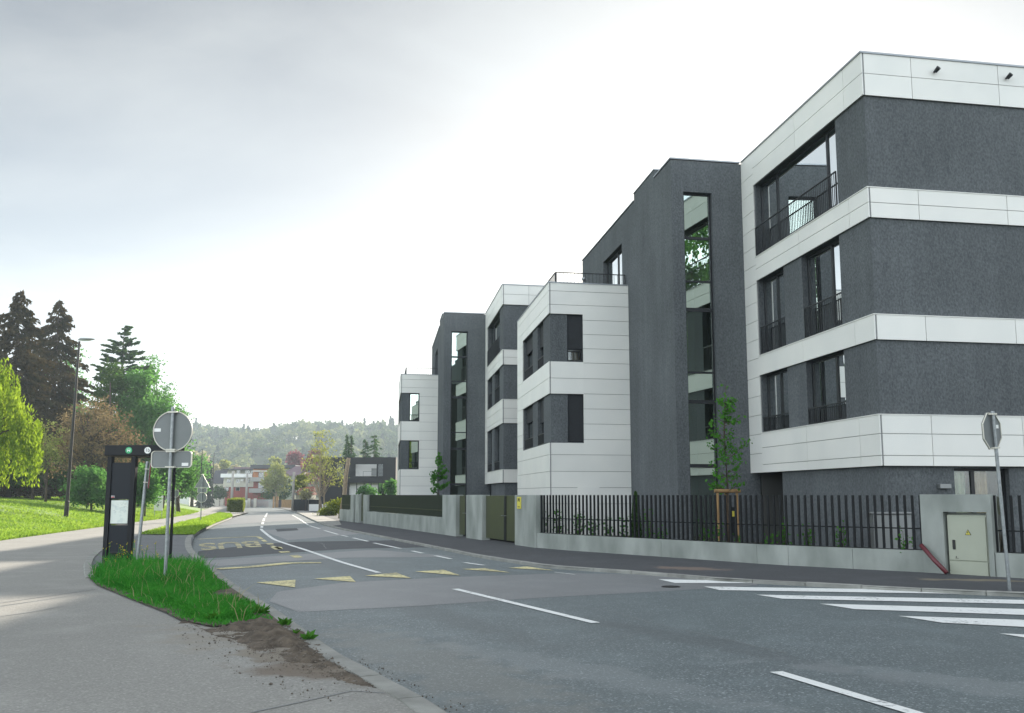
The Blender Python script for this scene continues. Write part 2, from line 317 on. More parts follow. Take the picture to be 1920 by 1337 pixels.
PLAT = px((157, 1079), (156, 1060), (163, 1047), (178, 1034), (197, 1025), (225, 1013), (262, 1003), (364, 1003.5), (359, 1020), (364, 1036), (378, 1052), (376, 1062), (250, 1075), z=.12)
sheet('bus_stop_platform', PLAT, .124, A_plat)
WALKR = [p for p in KERB_R]
sheet('pavement', WALKR + [Vector((60, 30)), Vector((14, 30)), Vector((-8, 75)), Vector((-24, 130)), Vector((-70, 260))], .06, A_walk)
sheet('far_pavement', px((557, 960.5), (594, 977), (622, 986), (640, 984), (637, 978), (590, 962), (579, 959), (556, 955.5), z=.07), .066, A_path)
def kerb(name, line, w, h, z1, gap=1.0, mat=None):      # kerb stones laid along a line, w>0 to its left
    mb = MB(); d = 0; n = len(line); seg = []
    pts = [line[0]]; rest = 0
    tot = [0]
    for i in range(n - 1): tot.append(tot[-1] + (line[i + 1] - line[i]).length)
    def pa(s):
        for i in range(n - 1):
            if tot[i + 1] >= s: 
                t = (s - tot[i]) / max(1e-6, tot[i + 1] - tot[i]); return line[i].lerp(line[i + 1], t), (line[i + 1] - line[i]).normalized()
        return line[-1], (line[-1] - line[-2]).normalized()
    s = 0
    while s < tot[-1] - gap:
        p, t = pa(s + .006); q, t2 = pa(s + gap - .006); nrm = Vector((-t.y, t.x)) * w; nr2 = Vector((-t2.y, t2.x)) * w
        j = random.uniform(-.004, .004)
        a, b = gz(p.y) + z1 + j, gz(q.y) + z1 + j; c = .02
        k = nrm * (c / abs(w)); k2 = nr2 * (c / abs(w))
        vs = [(*p, a - h), (*q, b - h), (*(p), a - c), (*(q), b - c), (*(p + k), a), (*(q + k2), b), (*(p + nrm), a), (*(q + nr2), b), (*(p + nrm), a - h), (*(q + nr2), b - h)]
        mb.add(vs, [(0, 1, 3, 2), (2, 3, 5, 4), (4, 5, 7, 6), (6, 7, 9, 8), (0, 2, 4, 6, 8), (1, 9, 7, 5, 3)])
        s += gap
    o = mb.build(name, mat or M['kerb']); o['kind'] = 'structure'; return o
kerb('kerb', [p for p in KERB_L if p.y > -3] , .2, .25, .135)
kerb('kerb', [p for p in KERB_R if p.y < 190], .13, .25, .072)
kerb('kerb', px((160, 1085), (157, 1079), (156, 1060), (163, 1047), (178, 1034), (197, 1025), (225, 1013), z=.12), -.16, .2, .15, gap=.6)
kerb('kerb', [gr(*p, z=.12).xy for p in ((431, 961), (462, 961.5), (458, 957), (448, 951.5))], .2, .2, .14)
# lawn rising away from the path
def lawn_z(s): return .10 + .16 * min(s, 6) + .05 * max(0, min(s - 6, 10)) + .007 * max(0, min(s - 16, 90))
def lawn():
    line = [Vector((-40, 2))] + smooth_line(PATH_L[1:9], 4) + [Vector((-62, 190)), Vector((-95, 300))]
    S_ = [0, .6, 2, 4, 6, 8, 11, 16, 28, 42, 70, 130]
    mb = MB(); nrm = [Vector((-.95, -.31)) if i < 2 else Vector((-.97, .22)) for i in range(len(line))]
    for i, p in enumerate(line):
        for s in S_:
            q = p + nrm[i].normalized() * s
            mb.v.append((q.x, q.y, gz(p.y) + lawn_z(s) + (.05 if s else 0) + random.uniform(-.04, .04) * min(1, s / 5)))
    k = len(S_)
    for i in range(len(line) - 1):
        for j in range(k - 1): mb.f.append((i * k + j, (i + 1) * k + j, (i + 1) * k + j + 1, i * k + j + 1))
    o = mb.build('lawn', M['lawn'], smooth=True); o['kind'] = 'structure'; return line, nrm
LAWN_LINE, LAWN_N = lawn()
def lawn_at(X, Y):                     # height of the lawn at a plan point
    best = 1e9; s = 0; zz = 0
    for i in range(len(LAWN_LINE) - 1):
        a, b = LAWN_LINE[i], LAWN_LINE[i + 1]; d = b - a; t = max(0, min(1, (Vector((X, Y)) - a).dot(d) / d.length_squared)); q = a + d * t
        l = (Vector((X, Y)) - q).length
        if l < best: best = l; zz = gz(q.y)
    return zz + lawn_z(best)
VERGE = px((263, 1002.5), (300, 992), (345, 979.5), (382, 971), (411, 962), (432, 963.5), (436, 969), (402, 982), (376, 994), (364, 1003), z=.13)
sheet('verge', VERGE, .15, M['lawn'])
ISLAND = px((162, 1080), (182, 1098), (253, 1127), (310, 1149), (337, 1163), (400, 1176), (467, 1168), (524, 1167), (497, 1145), (432, 1102), (404, 1080), (374, 1058), (333, 1054), (250, 1058), (200, 1056), z=.13)
sheet('grass_island_soil', ISLAND, .14, M['soil'])
sheet('garden', [Vector((-9.8, 63)), Vector((1.2, 30.2)), Vector((6.3, 22.9)), Vector((60, -2)), Vector((60, 110)), Vector((-8, 110))], .13, M['earth'])
# trampled soil beside the kerb
def soil():
    poly = [gr(*p, z=.12).xy for p in ((335, 1160), (400, 1172), (470, 1164), (524, 1166), (556, 1188), (640, 1248), (700, 1285), (706, 1291), (650, 1281), (590, 1252), (545, 1246), (520, 1226), (470, 1218), (455, 1203), (400, 1192))]
    Z = np.array([(p.x, p.y) for p in poly]); x0, y0 = Z.min(0) - .3; x1, y1 = Z.max(0) + .3; st = .035
    xs = np.arange(x0, x1, st); ys = np.arange(y0, y1, st); X, Y = np.meshgrid(xs, ys)
    D = np.full(X.shape, 1e9); ins = np.zeros(X.shape, bool); n = len(Z)
    for i in range(n):
        a, b = Z[i], Z[(i + 1) % n]; e = b - a; t = np.clip(((X - a[0]) * e[0] + (Y - a[1]) * e[1]) / (e @ e), 0, 1)
        D = np.minimum(D, np.hypot(X - a[0] - t * e[0], Y - a[1] - t * e[1]))
        ins ^= ((a[1] > Y) != (b[1] > Y)) & (X < (b[0] - a[0]) * (Y - a[1]) / (b[1] - a[1] + 1e-12) + a[0])
    rg = np.random.default_rng(3); H = np.zeros(X.shape)
    for k, (f, am) in enumerate(((3, .03), (6, .03), (13, .026), (27, .017), (55, .010))):
        for _ in range(7):
            an = rg.uniform(0, 6.28); ph = rg.uniform(0, 6.28); H += am / 2.6 * np.sin(f * (X * np.cos(an) + Y * np.sin(an)) * rg.uniform(.7, 1.3) + ph)
    H += rg.normal(0, .008, X.shape)
    h = np.where(ins, np.minimum(D * .12, .02) + H * np.minimum(1, D * 5), -D * .3 - .02 + H * .8)
    Zv = .125 + h
    V = np.stack([X.ravel(), Y.ravel(), Zv.ravel()], 1); r, c = X.shape; idx = np.arange(r * c).reshape(r, c)
    F = np.stack([idx[:-1, :-1], idx[:-1, 1:], idx[1:, 1:], idx[1:, :-1]], -1).reshape(-1, 4)
    keep = Zv.ravel()[F].max(1) > .118; o = link(bpy.data.objects.new('bare_soil', mesh_np('bare_soil', V, F[keep], M['soil']))); o['kind'] = 'stuff'
    tag(o, 'trampled brown bare soil spilling from the grass island along the kerb', 'soil')
soil()
# road surface patches
def patch(mat, z, *pts): return sheet('road_patch', px(*pts), z, mat)
patch(A_light, .003, (520, 1110), (640, 1093), (830, 1083), (1060, 1075), (1240, 1078), (1420, 1088), (1420, 1098), (1260, 1108), (1000, 1122), (780, 1137), (560, 1148), (505, 1128))
patch(A_dark, .003, (366, 1048), (372, 1034), (470, 1022), (560, 1016), (760, 1013), (830, 1026), (660, 1029), (520, 1038), (430, 1045))
patch(A_light, .003, (490, 995), (640, 985), (690, 1000), (540, 1013))
patch(A_dark, .005, (516, 992), (556, 990.5), (560, 994.5), (520, 997))
patch(A_light, .003, (376, 1052), (560, 1040), (700, 1031), (860, 1044), (650, 1046), (520, 1054), (410, 1062))
patch(A_light, .003, (440, 968), (540, 964), (570, 974), (400, 986))
WHITE = paint('white road paint', (.76, .77, .75), .2); YEL = paint('yellow road paint', (.72, .64, .33), .33)
MK = MB(); MY = MB()
def mark(name, mat, *pts, z=.009):
    return sheet(name, px(*pts), z, mat)
def stripe(name, mat, line, w, z=.009):
    l = [Vector(p) for p in line]; a = offset_line(l, w / 2); b = offset_line(l, -w / 2); return sheet(name, a + b[::-1], z, mat)
stripe('centre_line', WHITE, smooth_line(px((489, 992), (494, 997), (511, 1010), (529, 1017.5), (576, 1032.7), (640, 1054.5), (710, 1074.5)), 6), .13)
for a, b in (((853, 1105), (1117, 1169)), ((1455, 1261), (1780, 1358)), ((490.5, 990), (491, 986.5)), ((492, 983), (493, 979)), ((493.8, 977), (495.4, 972)), ((497, 970), (501, 962))):
    P = px(a, b); stripe('centre_line', WHITE, [P[0], P[0].lerp(P[1], .5), P[1]], .135)
for a, b in (((580, 986), (600, 992)), ((608, 995), (634, 1002.5)), ((640, 1004), (652, 1006.5)), ((662, 1009), (690, 1015.5)), ((701, 1018.5), (751, 1029)), ((773, 1033.6), (792, 1037.7)), ((816, 1042.5), (845, 1048.5)), ((871, 1055.5), (907, 1060.5))):
    P = px(a, b); stripe('edge_line', WHITE, [P[0], P[0].lerp(P[1], .5), P[1]], .12)
stripe('edge_line', WHITE, px((1040, 1073.5), (1058, 1075.5), (1078, 1078)), .05)
stripe('edge_line', WHITE, px((548, 966), (562, 974), (578, 985)), .1)
def zebra(a, b, rt, rb, ext=None):
    P = px(a, rt, rb, b)
    if ext: 
        d1 = P[1] - P[0]; d2 = P[2] - P[3]; P = [P[0], P[0] + d1 * ext, P[3] + d2 * ext, P[3]]
    sheet('zebra_stripe', P, .009, WHITE)
zebra((1234, 1087), (1266, 1094), (1425, 1090.5), (1488, 1094.5))
zebra((1320, 1100.7), (1349, 1107.5), (1700, 1106.5), (1832, 1115))
zebra((1418, 1116), (1467, 1123.7), (1920, 1126), (1920, 1133.4), 1.5)
zebra((1537, 1133), (1603, 1143.4), (1920, 1143.2), (1920, 1154.2), 1.9)
zebra((1684, 1156), (1768, 1169), (1920, 1163.5), (1920, 1176.8), 2.6)
zebra((1874, 1189), (1940, 1200), (1990, 1194), (1990, 1203), 3)
for t in (((480, 1093), (554, 1088), (553, 1102)), ((588, 1085.8), (656, 1081), (667, 1092)), ((684, 1080.2), (743, 1074.4), (771, 1085)), ((778, 1072.3), (832, 1069), (864, 1080)), ((866, 1067.8), (909, 1066), (957, 1074.3)), ((953, 1065.6), (988, 1062.8), (1038, 1070.2))):
    mark('speed_hump_triangle', YEL, *t)
stripe('bus_bay_line', YEL, px((405, 1067.5), (470, 1063.5), (540, 1056.5), (602, 1055.5)), .4)
stripe('bus_bay_line', YEL, px((370, 1011.3), (420, 1009), (484, 1006.2)), .24)
for q in (((505, 1024), (524, 1030.8), (531, 1030), (512, 1023.5)), ((507, 1026.5), (527, 1026), (531, 1030), (515, 1031)), ((521, 1035), (540, 1034), (545, 1036), (527, 1037)), ((542, 1042.2), (558, 1041), (568, 1045.6), (552, 1046.4)), ((480, 1007), (488, 1007), (494, 1011), (487, 1011)), ((489, 1013), (496, 1012.5), (502, 1016), (494, 1016.5)), ((497, 1019), (510, 1018.6), (514, 1021), (502, 1021.4))):
    mark('bus_bay_dash', YEL, *q)
def text_mesh(name, txt, size, mat, parent=None, depth=.0):
    cu = bpy.data.curves.new(name, 'FONT'); cu.body = txt; cu.size = size; cu.extrude = depth; cu.offset = .022 if size > .9 else 0; cu.align_x = 'CENTER'; cu.align_y = 'CENTER'
    o = bpy.data.objects.new(name, cu); COL.objects.link(o); bpy.context.view_layer.update()
    me = bpy.data.meshes.new_from_object(o.evaluated_get(bpy.context.evaluated_depsgraph_get())); bpy.data.objects.remove(o)
    me.materials.clear(); me.materials.append(mat); return link(bpy.data.objects.new(name, me), parent)
bl = text_mesh('bus_lettering', 'BUS', 1.0, paint('worn yellow paint', (.70, .62, .33), .41)); bl['kind'] = 'structure'
a_ = px((376, 1033), (376, 1020), (490, 1018), (488, 1024))
xs = [v.co.x for v in bl.data.vertices]; ys = [v.co.y for v in bl.data.vertices]
q00, q01, q10, q11 = px((376, 1033), (372, 1019.5), (491, 1025.5), (483, 1014.2))
for v in bl.data.vertices:
    u = 1 - (v.co.x - min(xs)) / (max(xs) - min(xs)); w = 1 - (v.co.y - min(ys)) / (max(ys) - min(ys))
    p = q00.lerp(q10, u).lerp(q01.lerp(q11, u), w); v.co = (p.x, p.y, .009)
for l, w in (((( 0, 1131), (90, 1118), (178, 1105)), .035), (((0, 1156.5), (60, 1148), (118, 1137)), .03), (((470, 1337), (560, 1318), (660, 1296), (720, 1300)), .02)):
    sheet('path_seam', (lambda L_: offset_line(L_, w / 2) + offset_line(L_, -w / 2)[::-1])(px(*l, z=.12)), .1245, M['joint'])
def crack(pts, w, seed):
    rg = random.Random(seed); L_ = smooth_line(px(*pts), 14); L_ = [p + Vector((rg.uniform(-1, 1), rg.uniform(-1, 1))) * .025 for p in L_]
    sheet('road_crack', offset_line(L_, w / 2) + offset_line(L_, -w / 2)[::-1], .0045, M['joint'])
crack(((1060, 1135), (1130, 1143), (1220, 1168), (1330, 1193), (1480, 1226)), .013, 1)
crack(((1095, 1207), (1160, 1195), (1235, 1184)), .011, 2)
crack(((404, 1008), (400, 1016), (420, 1024)), .03, 3)
crack(((560, 1013), (600, 1018), (612, 1029)), .02, 5)
# ------------------------------------------------------------------ apartment buildings
AD = Vector((-math.sin(R(7.4)), math.cos(R(7.4)))); BD = Vector((math.cos(R(11)), math.sin(R(11))))
def TL(a, b, z): return (AD.x * a + BD.x * b, AD.y * a + BD.y * b, z)
def FA(b0): return lambda u, w, z: (u, b0 + w, z)          # a face along the street: u along it, w into the house
def FB(a0): return lambda u, w, z: (a0 + w, u, z)          # a face towards the camera
class FM(MB):                                              # mesh builder on a face
    def __init__(s, F): MB.__init__(s, lambda u, w, z: TL(*F(u, w, z)))
def wall_open(mb, u0, u1, z0, z1, ops, th):
    us = sorted({u0, u1, *[v for o in ops for v in o[:2]]}); zs = sorted({z0, z1, *[v for o in ops for v in o[2:4]]})
    for i in range(len(us) - 1):
        run = None
        for j in range(len(zs) - 1):
            cu, cz = (us[i] + us[i + 1]) / 2, (zs[j] + zs[j + 1]) / 2
            hole = any(o[0] < cu < o[1] and o[2] < cz < o[3] for o in ops)
            if not hole: run = (run[0] if run else zs[j], zs[j + 1])
            if run and (hole or j == len(zs) - 2): mb.box(us[i], us[i + 1], 0, th, run[0], run[1]); run = None
    return mb
def panels(mb, back, u0, u1, z0, z1, uj, zj, out, g=.0075):
    us = [u0] + [u for u in uj if u0 + .05 < u < u1 - .05] + [u1]; zs = [z0] + [z for z in zj if z0 + .04 < z < z1 - .04] + [z1]
    for i in range(len(us) - 1):
        for j in range(len(zs) - 1):
            mb.box(us[i] + (g if i else 0), us[i + 1] - (g if i < len(us) - 2 else 0), -out, -out + .03, zs[j] + (g if j else 0), zs[j + 1] - (g if j < len(zs) - 2 else 0))
    back.box(u0 + .01, u1 - .01, -out + .032, -.002, z0 + .01, z1 - .01)
def window(root, F, u0, u1, z0, z1, mull=(), trans=(), glass='glass', depth=.17, fr=.065, curtains=(), blind=None, room=True, rdepth=2.6, bars=None, lite=None):
    f = FM(F); d0, d1 = depth, depth + .07
    f.box(u0, u1, d0, d1, z1 - fr, z1); f.box(u0, u1, d0, d1, z0, z0 + fr)
    f.box(u0, u0 + fr, d0, d1, z0 + fr, z1 - fr); f.box(u1 - fr, u1, d0, d1, z0 + fr, z1 - fr)
    vs = [u0 + fr] + list(mull) + [u1 - fr]
    for m_ in mull: f.box(m_ - .05, m_ + .05, d0 + .003, d1 - .003, z0 + fr, z1 - fr)
    for t_ in trans:
        h = .05
        if isinstance(t_, tuple): t_, h = t_
        for i in range(len(vs) - 1): f.box(vs[i] + (.05 if i else 0), vs[i + 1] - (.05 if i < len(vs) - 2 else 0), d0 - .01, d1 - .004, t_ - h, t_ + h)
    w = f.build('window', M['frame'], root)
    p = FM(F); p.quad((u0 + fr, d0 + .035, z0 + fr), (u1 - fr, d0 + .035, z0 + fr), (u1 - fr, d0 + .035, z1 - fr), (u0 + fr, d0 + .035, z1 - fr)); p.build('pane', M[glass], w)
    for (c0, c1, mat) in curtains:
        c = FM(F); n = max(6, int((c1 - c0) / .035)); ph = random.random() * 6
        pr = [(c0 + (c1 - c0) * i / n, d1 + .14 + .035 * math.sin(ph + i * 1.35) + .012 * math.sin(i * .5)) for i in range(n + 1)]
        for i in range(n): c.quad((pr[i][0], pr[i][1], z0 + .03), (pr[i + 1][0], pr[i + 1][1], z0 + .03), (pr[i + 1][0], pr[i + 1][1], z1 - .05), (pr[i][0], pr[i][1], z1 - .05))
        c.build('curtain', M[mat], w, smooth=True)  # curtains, and the sheets that stand in for light in the glass
    if blind is not None:
        b = FM(F); b.box(u0 + .01, u1 - .01, d0 - .06, d0 - .035, blind, z1 - .01); b.box(u0 + .01, u1 - .01, d0 - .065, d0 - .03, blind - .035, blind - .002); b.build('blind', M['blind'], w)
    if room:
        e = .02; rr = FM(F); r0, r1 = u0 - .9 * room, u1 + .9 * room
        rr.quad((r0, rdepth, z0 - e), (r1, rdepth, z0 - e), (r1, rdepth, z1 + .15), (r0, rdepth, z1 + .15))
        rr.quad((r0, d1 + .3, z0 - e), (r1, d1 + .3, z0 - e), (r1, rdepth, z0 - e), (r0, rdepth, z0 - e))
        rr.quad((r0, d1 + .3, z1 + .15), (r1, d1 + .3, z1 + .15), (r1, rdepth, z1 + .15), (r0, rdepth, z1 + .15))
        for u in (r0, r1): rr.quad((u, d1 + .3, z0 - e), (u, rdepth, z0 - e), (u, rdepth, z1 + .15), (u, d1 + .3, z1 + .15))
        rr.build('interior', M['room'], w)
    if bars: rail(w, F, u0 + .03, u1 - .03, z0 + .02, z0 + bars, .04, ends=False)
    return w
def rail(root, F, u0, u1, z0, z1, w0, ends=True, step=.115):
    r = FM(F); t = .014
    r.box(u0, u1, w0 - .02, w0 + .02, z1 - .03, z1); r.box(u0, u1, w0 - .012, w0 + .012, z0, z0 + .025)
    n = max(2, int((u1 - u0) / step))
    for i in range(n + 1):
        u = u0 + .01 + (u1 - u0 - .02) * i / n; k = .018 if i in (0, n) and ends else .008
        r.box(u - k, u + k, w0 - k + .001, w0 + k - .001, z0 + .025, z1 - .03)
    return r.build('railing', M['iron'], root)
def building(label, loc, bands, second=False):
    root = empty('apartment_building', loc, 0, label, 'apartment building', 'grey and white apartment buildings along the road')
    st = FM(FA(0)); cl = FM(FA(0)); bk = FM(FA(0))
    stB = FM(FB(0)); clB = FM(FB(0)); bkB = FM(FB(0))
    (r0, r1), (b20, b21), (b30, b31), (b40, b41) = bands
    top = r1; V = 8.5; BX = 15.0
    # near volume, street face
    L3 = (1.65, 7.42, b21 + .04, r0 - .0); L2a = (1.72, 4.12, b31 + .04, b20); L2b = (5.43, 7.44, b31 + .04, b20); L1a = (1.74, 4.1, b41 + .04, b30); L1b = (5.43, 7.44, b41 + .04, b30)
    wall_open(st, 0, V, b40 + .02, top - .03, [L3, L2a, L2b, L1a, L1b], .3)
    uj = [.95, 4.1, 7.46]
    O = .07
    def band(z0, z1, zj):
        panels(cl, bk, -O, 7.47, z0, z1, uj, zj, O); panels(clB, bkB, 0.004, BX, z0, z1, [1.32, 3.82, 6.32, 8.82, 11.3, 13.8], zj, O)
    def joints(z0, z1):
        h = z1 - z0
        return [] if h < .68 else [z0 + h / 2] if h < 1.15 else [z0 + h * .2, z0 + h * .63]
    band(r0, r1, [r0 + (r1 - r0) * .52]); band(b20, b21, joints(b20, b21)); band(b30, b31, joints(b30, b31)); band(b40, b41, joints(b40, b41))
    zj = []; z = b40 + .6
    while z < top - .2: zj.append(z); z += .605
    panels(cl, bk, 7.47, V - .005, b40, r1, [], zj, O)
    # near volume, camera face
    wall_open(stB, .302, BX, b40 + .02, top - .03, [], .3)
    cf = FM(FA(0)); cf.box(-O - .03, V - .006, -O - .03, .25, top + .002, top + .05); cf.box(-O - .03, .3, .25, BX, top + .002, top + .05)
    # sills on the bands
    sl_ = FM(FA(0))
    for z in (b21, b31, b41): sl_.box(-O - .015, 7.46, -O - .02, -.001, z + .002, z + .022); sl_.box(-O - .015, -.001, -.001, BX, z + .002, z + .022)
    # roof and hidden sides of the near volume
    rf = FM(FA(0)); rf.box(.31, V + 6, .31, BX, top - .35, top - .12); rf.box(V, V + 6, .3, BX, -.8, top - .36); rf.box(.31, V, BX - .3, BX, -.8, top - .36)
    # floors give the soffit over the open ground floor
    rf.box(.0, V, .31, BX - .31, b40 + .0, b40 + .018)
    for z in (b20 - .35, b30 - .35, r0 + .17): rf.box(.31, V, .31, BX - .31, z, z + .2)
    # ground floor, set back under the lowest band
    gfA = FM(FA(.07)); gfA.box(.07, 6.25, 0, .3, -.8, b40 - .003); gfA.box(6.0, 6.25, .302, 5, -.8, b40 - .003)
    gfB = FM(FB(.07)); wall_open(gfB, .372, BX - 1, -.8, b40 - .003, [(1.94, 3.45, -.2, b40 - .05)], .3)
    # stair tower and long rear volume
    T0 = -2.56; TE = 23.3
    tw = FM(FB(V)); wall_open(tw, T0, .25, -.8, top - .03, [(T0 + .42, T0 + 1.42, -.3, 11.62 + (top - 12.72))], .3)
    twA = FM(FA(T0)); ow = (V + 6.92, V + 10.3, 9.66 + (top - 12.72), 11.6 + (top - 12.72))
    wall_open(twA, V + .302, TE, -.8, top - .03, [ow], .3)
    tr = FM(FA(0)); tr.box(V + .31, TE, T0 + .31, T0 + .36, -.8, 5); tr.box(V + .31, TE - .3, T0 + .31, 10, top - .4, top - .15)
    tr.box(TE - .3, TE, T0 + .302, 10, -.8, top - .03); tr.box(V + .3, TE, 9.7, 10, -.8, top - .45)
    hd = FM(FA(T0)); hd.box(V + 2.05, V + 4.92, .01, 3.2, top - .05, top + .29)
    hd.build('stair_head', M['stucco'], root)
    cf.box(V - .03, V + 2.04, T0 - .03, T0 + .2, top + .003, top + .05); cf.box(V - .03, V + .25, T0 + .2, -O - .04, top + .003, top + .05)
    cf.box(V + 2.02, V + 4.95, T0 - .02, T0 + .25, top + .292, top + .33); cf.box(V + 4.93, TE + .02, T0 - .03, T0 + .2, top + .003, top + .05)
    # white lower block with a roof terrace
    wa = V + 6.06; we = wa + 8.8; wd = 3.1 if not second else 2.36; W0 = T0; W1 = T0 - wd; dz_ = top - 12.72
    wt = 9.66 + dz_; q1, q2, q3, q4 = 8.47 + dz_, 6.63 + dz_, 5.41 + dz_, 3.56 + dz_
    wuj = [W0 - 1.83]
    clW = FM(FB(wa)); bkW = FM(FB(wa)); stW = FM(FB(wa)); stWA = FM(FA(W1)); clWA = FM(FA(W1)); bkWA = FM(FA(W1))
    wj = [9.35, 8.82, 8.25, 7.7, 7.15, 6.6, 6.0, 5.42, 4.85, 4.28, 3.7, 3.12, 2.5, 1.9, 1.3, .7]; wj = sorted(z + dz_ for z in wj)
    xw = W1 + (1.27 if not second else 1.16); xg = W1 + (.66 if not second else .5)
    panels(clW, bkW, xw, W0 - .003, -.6, wt, [], wj, O)
    for z0, z1 in ((q1, wt), (q3, q2), (-.6, q4)): panels(clW, bkW, W1 + .002, xw, z0, z1, [], wj, O); panels(clWA, bkWA, wa - O, we - 1.75, z0, z1, [wa + 1.9, wa + 4.6], wj, O)
    panels(clWA, bkWA, we - 1.75, we, -.6, wt, [], wj, O)
    wo1 = (xg, xw, q2 + .03, q1); wo2 = (xg, xw, q4 + .03, q3)
    wall_open(stW, W1 + .302, W0 - .002, -.6, wt - .03, [wo1, wo2], .3)
    wA = [(wa + 1.63, wa + 3.14, q2 + .03, q1), (wa + 4.46, wa + 7.0, q2 + .03, q1), (wa + 1.63, wa + 3.14, q4 + .03, q3), (wa + 4.46, wa + 7.0, q4 + .03, q3)]
    wall_open(stWA, wa, we, -.6, wt - .03, wA, .3)
    tr.box(wa + .31, we, W1 + .31, W0 - .01, wt - .45, wt - .25); tr.box(we - .3, we, W1 + .302, W0 - .01, -.6, wt - .03)
    cf.box(wa - O - .02, we, W1 - O - .02, W1 + .2, wt + .002, wt + .045); cf.box(wa - O - .02, wa + .2, W1 + .2, W0 - .004, wt + .002, wt + .045)
    wl = FM(FA(0))
    for m_ in (st, stB, gfA, gfB, tw, twA, stW, stWA): wl.v += [] ; k = len(wl.v); wl.v += m_.v; wl.f += [tuple(i + k for i in f) for f in m_.f]
    wl.build('stucco_wall', M['stucco'], root)
    for pair, nm, mt in (((cl, clB), 'white_cladding', 'cladding'), ((clW, clWA), 'white_cladding', 'cladding'), ((bk, bkB), 'cladding_backing', 'joint'), ((bkW, bkWA), 'cladding_backing', 'joint')):
        cc = MB()
        for m_ in pair: k = len(cc.v); cc.v += m_.v; cc.f += [tuple(i + k for i in f) for f in m_.f]
        cc.build(nm, M[mt], root)
    rf.v += tr.v and []; k = len(rf.v); rf.v += tr.v; rf.f += [tuple(i + k for i in f) for f in tr.f]
    rf.build('roof', M['room_dark'], root); cf.build('coping', M['coping'], root); sl_.build('sill', M['cladding'], root)
    # windows
    A0 = FA(0)
    window(root, A0, *L3, mull=(2.55, 6.1), curtains=[(1.75, 2.5, 'sheer'), (6.2, 7.3, 'curtain')], rdepth=5)
    window(root, A0, *L2a, mull=(2.55,), curtains=[(1.8, 2.5, 'sheer'), (2.6, 4.02, 'curtain')])
    window(root, A0, *L2b, mull=(6.35,), curtains=[(5.5, 7.3, 'curtain')])
    window(root, A0, *L1a, mull=(2.55,), curtains=[(2.65, 4.0, 'curtain')])
    window(root, A0, *L1b, mull=(6.35,), curtains=[(5.5, 7.35, 'curtain')])
    rail(root, A0, L3[0] - .02, L3[1] + .0, b21 + .05, b21 + .98, -.05)
    rail(root, A0, L2a[0], L2a[1], b31 + .05, b31 + .93, .02); rail(root, A0, L2b[0], L2b[1], b31 + .05, b31 + .93, .02)
    rail(root, A0, L1a[0], L1a[1], b41 + .05, b41 + .5, .02); rail(root, A0, L1b[0], L1b[1], b41 + .05, b41 + .5, .02)
    window(root, FB(.07), 1.94, 3.45, -.2, b40 - .05, mull=(2.55,), curtains=[(2.0, 2.5, 'curtain'), (2.65, 3.1, 'tan')])
    ts = [(10.09, .045), (8.62, .03), (7.67, .06), (5.59, .03), (4.63, .06), (2.56, .06)]
    window(root, FB(V), T0 + .42, T0 + 1.42, -.3, 11.62 + dz_, trans=[(a_ + dz_, h) for a_, h in ts], glass='mirror', depth=.16, room=.001, rdepth=2.2)
    window(root, FA(T0), *ow, mull=(V + 8.3,), curtains=[(V + 7.0, V + 8.2, 'sheer')])
    BW = FB(wa)
    window(root, BW, *wo1, blind=None if second else q2 + .55, trans=() if second else ((q2 + .52, .03),), bars=.42, glass='mirror' if second else 'glass', depth=.12 if not second else .08, room=.3)
    window(root, BW, *wo2, blind=None if second else q4 + .1, bars=.42 if second else None, glass='mirror' if second else 'glass', depth=.12 if not second else .08, room=.3)
    for i, o in enumerate(wA):
        window(root, FA(W1), *o, mull=(o[0] + (o[1] - o[0]) * .5,), blind=o[2] + (1.2 if i % 2 else .95), room=.3)
        rail(root, FA(W1), o[0], o[1], o[2] + .02, o[2] + .45, .03)
    # terrace railing and lamp
    rail(root, FB(wa + .22), W1 + .28, W0 - .05, wt + .0, wt + .5, 0, step=.14); rail(root, FA(W1 + .26), wa + .25, we - .3, wt + .0, wt + .5, 0, step=.14)
    if not second:
        lm = FM(FA(0)); lm.tube([(wa + 1.2, W1 + 1.6, wt - .2), (wa + 1.2, W1 + 1.6, wt + .42)], .035); lm.tube([(wa + 1.2, W1 + 1.6, wt + .42), (wa + 1.2, W1 + 1.6, wt + .45), (wa + 1.2, W1 + 1.6, wt + .52), (wa + 1.2, W1 + 1.6, wt + .56)], [.05, .085, .085, .04])
        lm.build('terrace_lamp', M['galv'], root, smooth=True)
        # spotlights on the parapet, wall lamp and the meter door
        for u in (1.98, 4.06):
            s_ = FM(FB(-O)); s_.tube([(u, 0, top - .33), (u, -.1, top - .33)], .03); s_.tube([(u - .02, -.08, top - .36), (u + .02, -.19, top - .29)], [.05, .06]); s_.build('spotlight', M['frame'], root, smooth=False)
        wlm = FM(FB(.07)); wlm.box(1.47, 1.77, -.13, 0, 1.79, 1.9); wlm.build('wall_lamp', M['lampgrey'], root, bevel=.008)
        dr = FM(FB(wa - O)); dr.box(W0 - 2.1, W0 - 1.25, -.012, -.002, .3, 1.92); dr.build('meter_door', M['cladding'], root)
        bx = FM(FB(V)); bx.box(-.95, -.6, -.14, -.01, .35, 1.25); e = bx.build('meter_box', M['frame'], root, bevel=.01)
        yl = FM(FB(V)); yl.box(-.8, -.63, -.146, -.142, .95, 1.12); yl.build('yellow_sticker', M['yellow'], e)
    return root
building('near grey and white apartment building behind the black slat fence', (8.885, 24, 0), ((11.62, 12.72), (8.45, 9.21), (5.39, 6.0), (2.33, 3.55)))
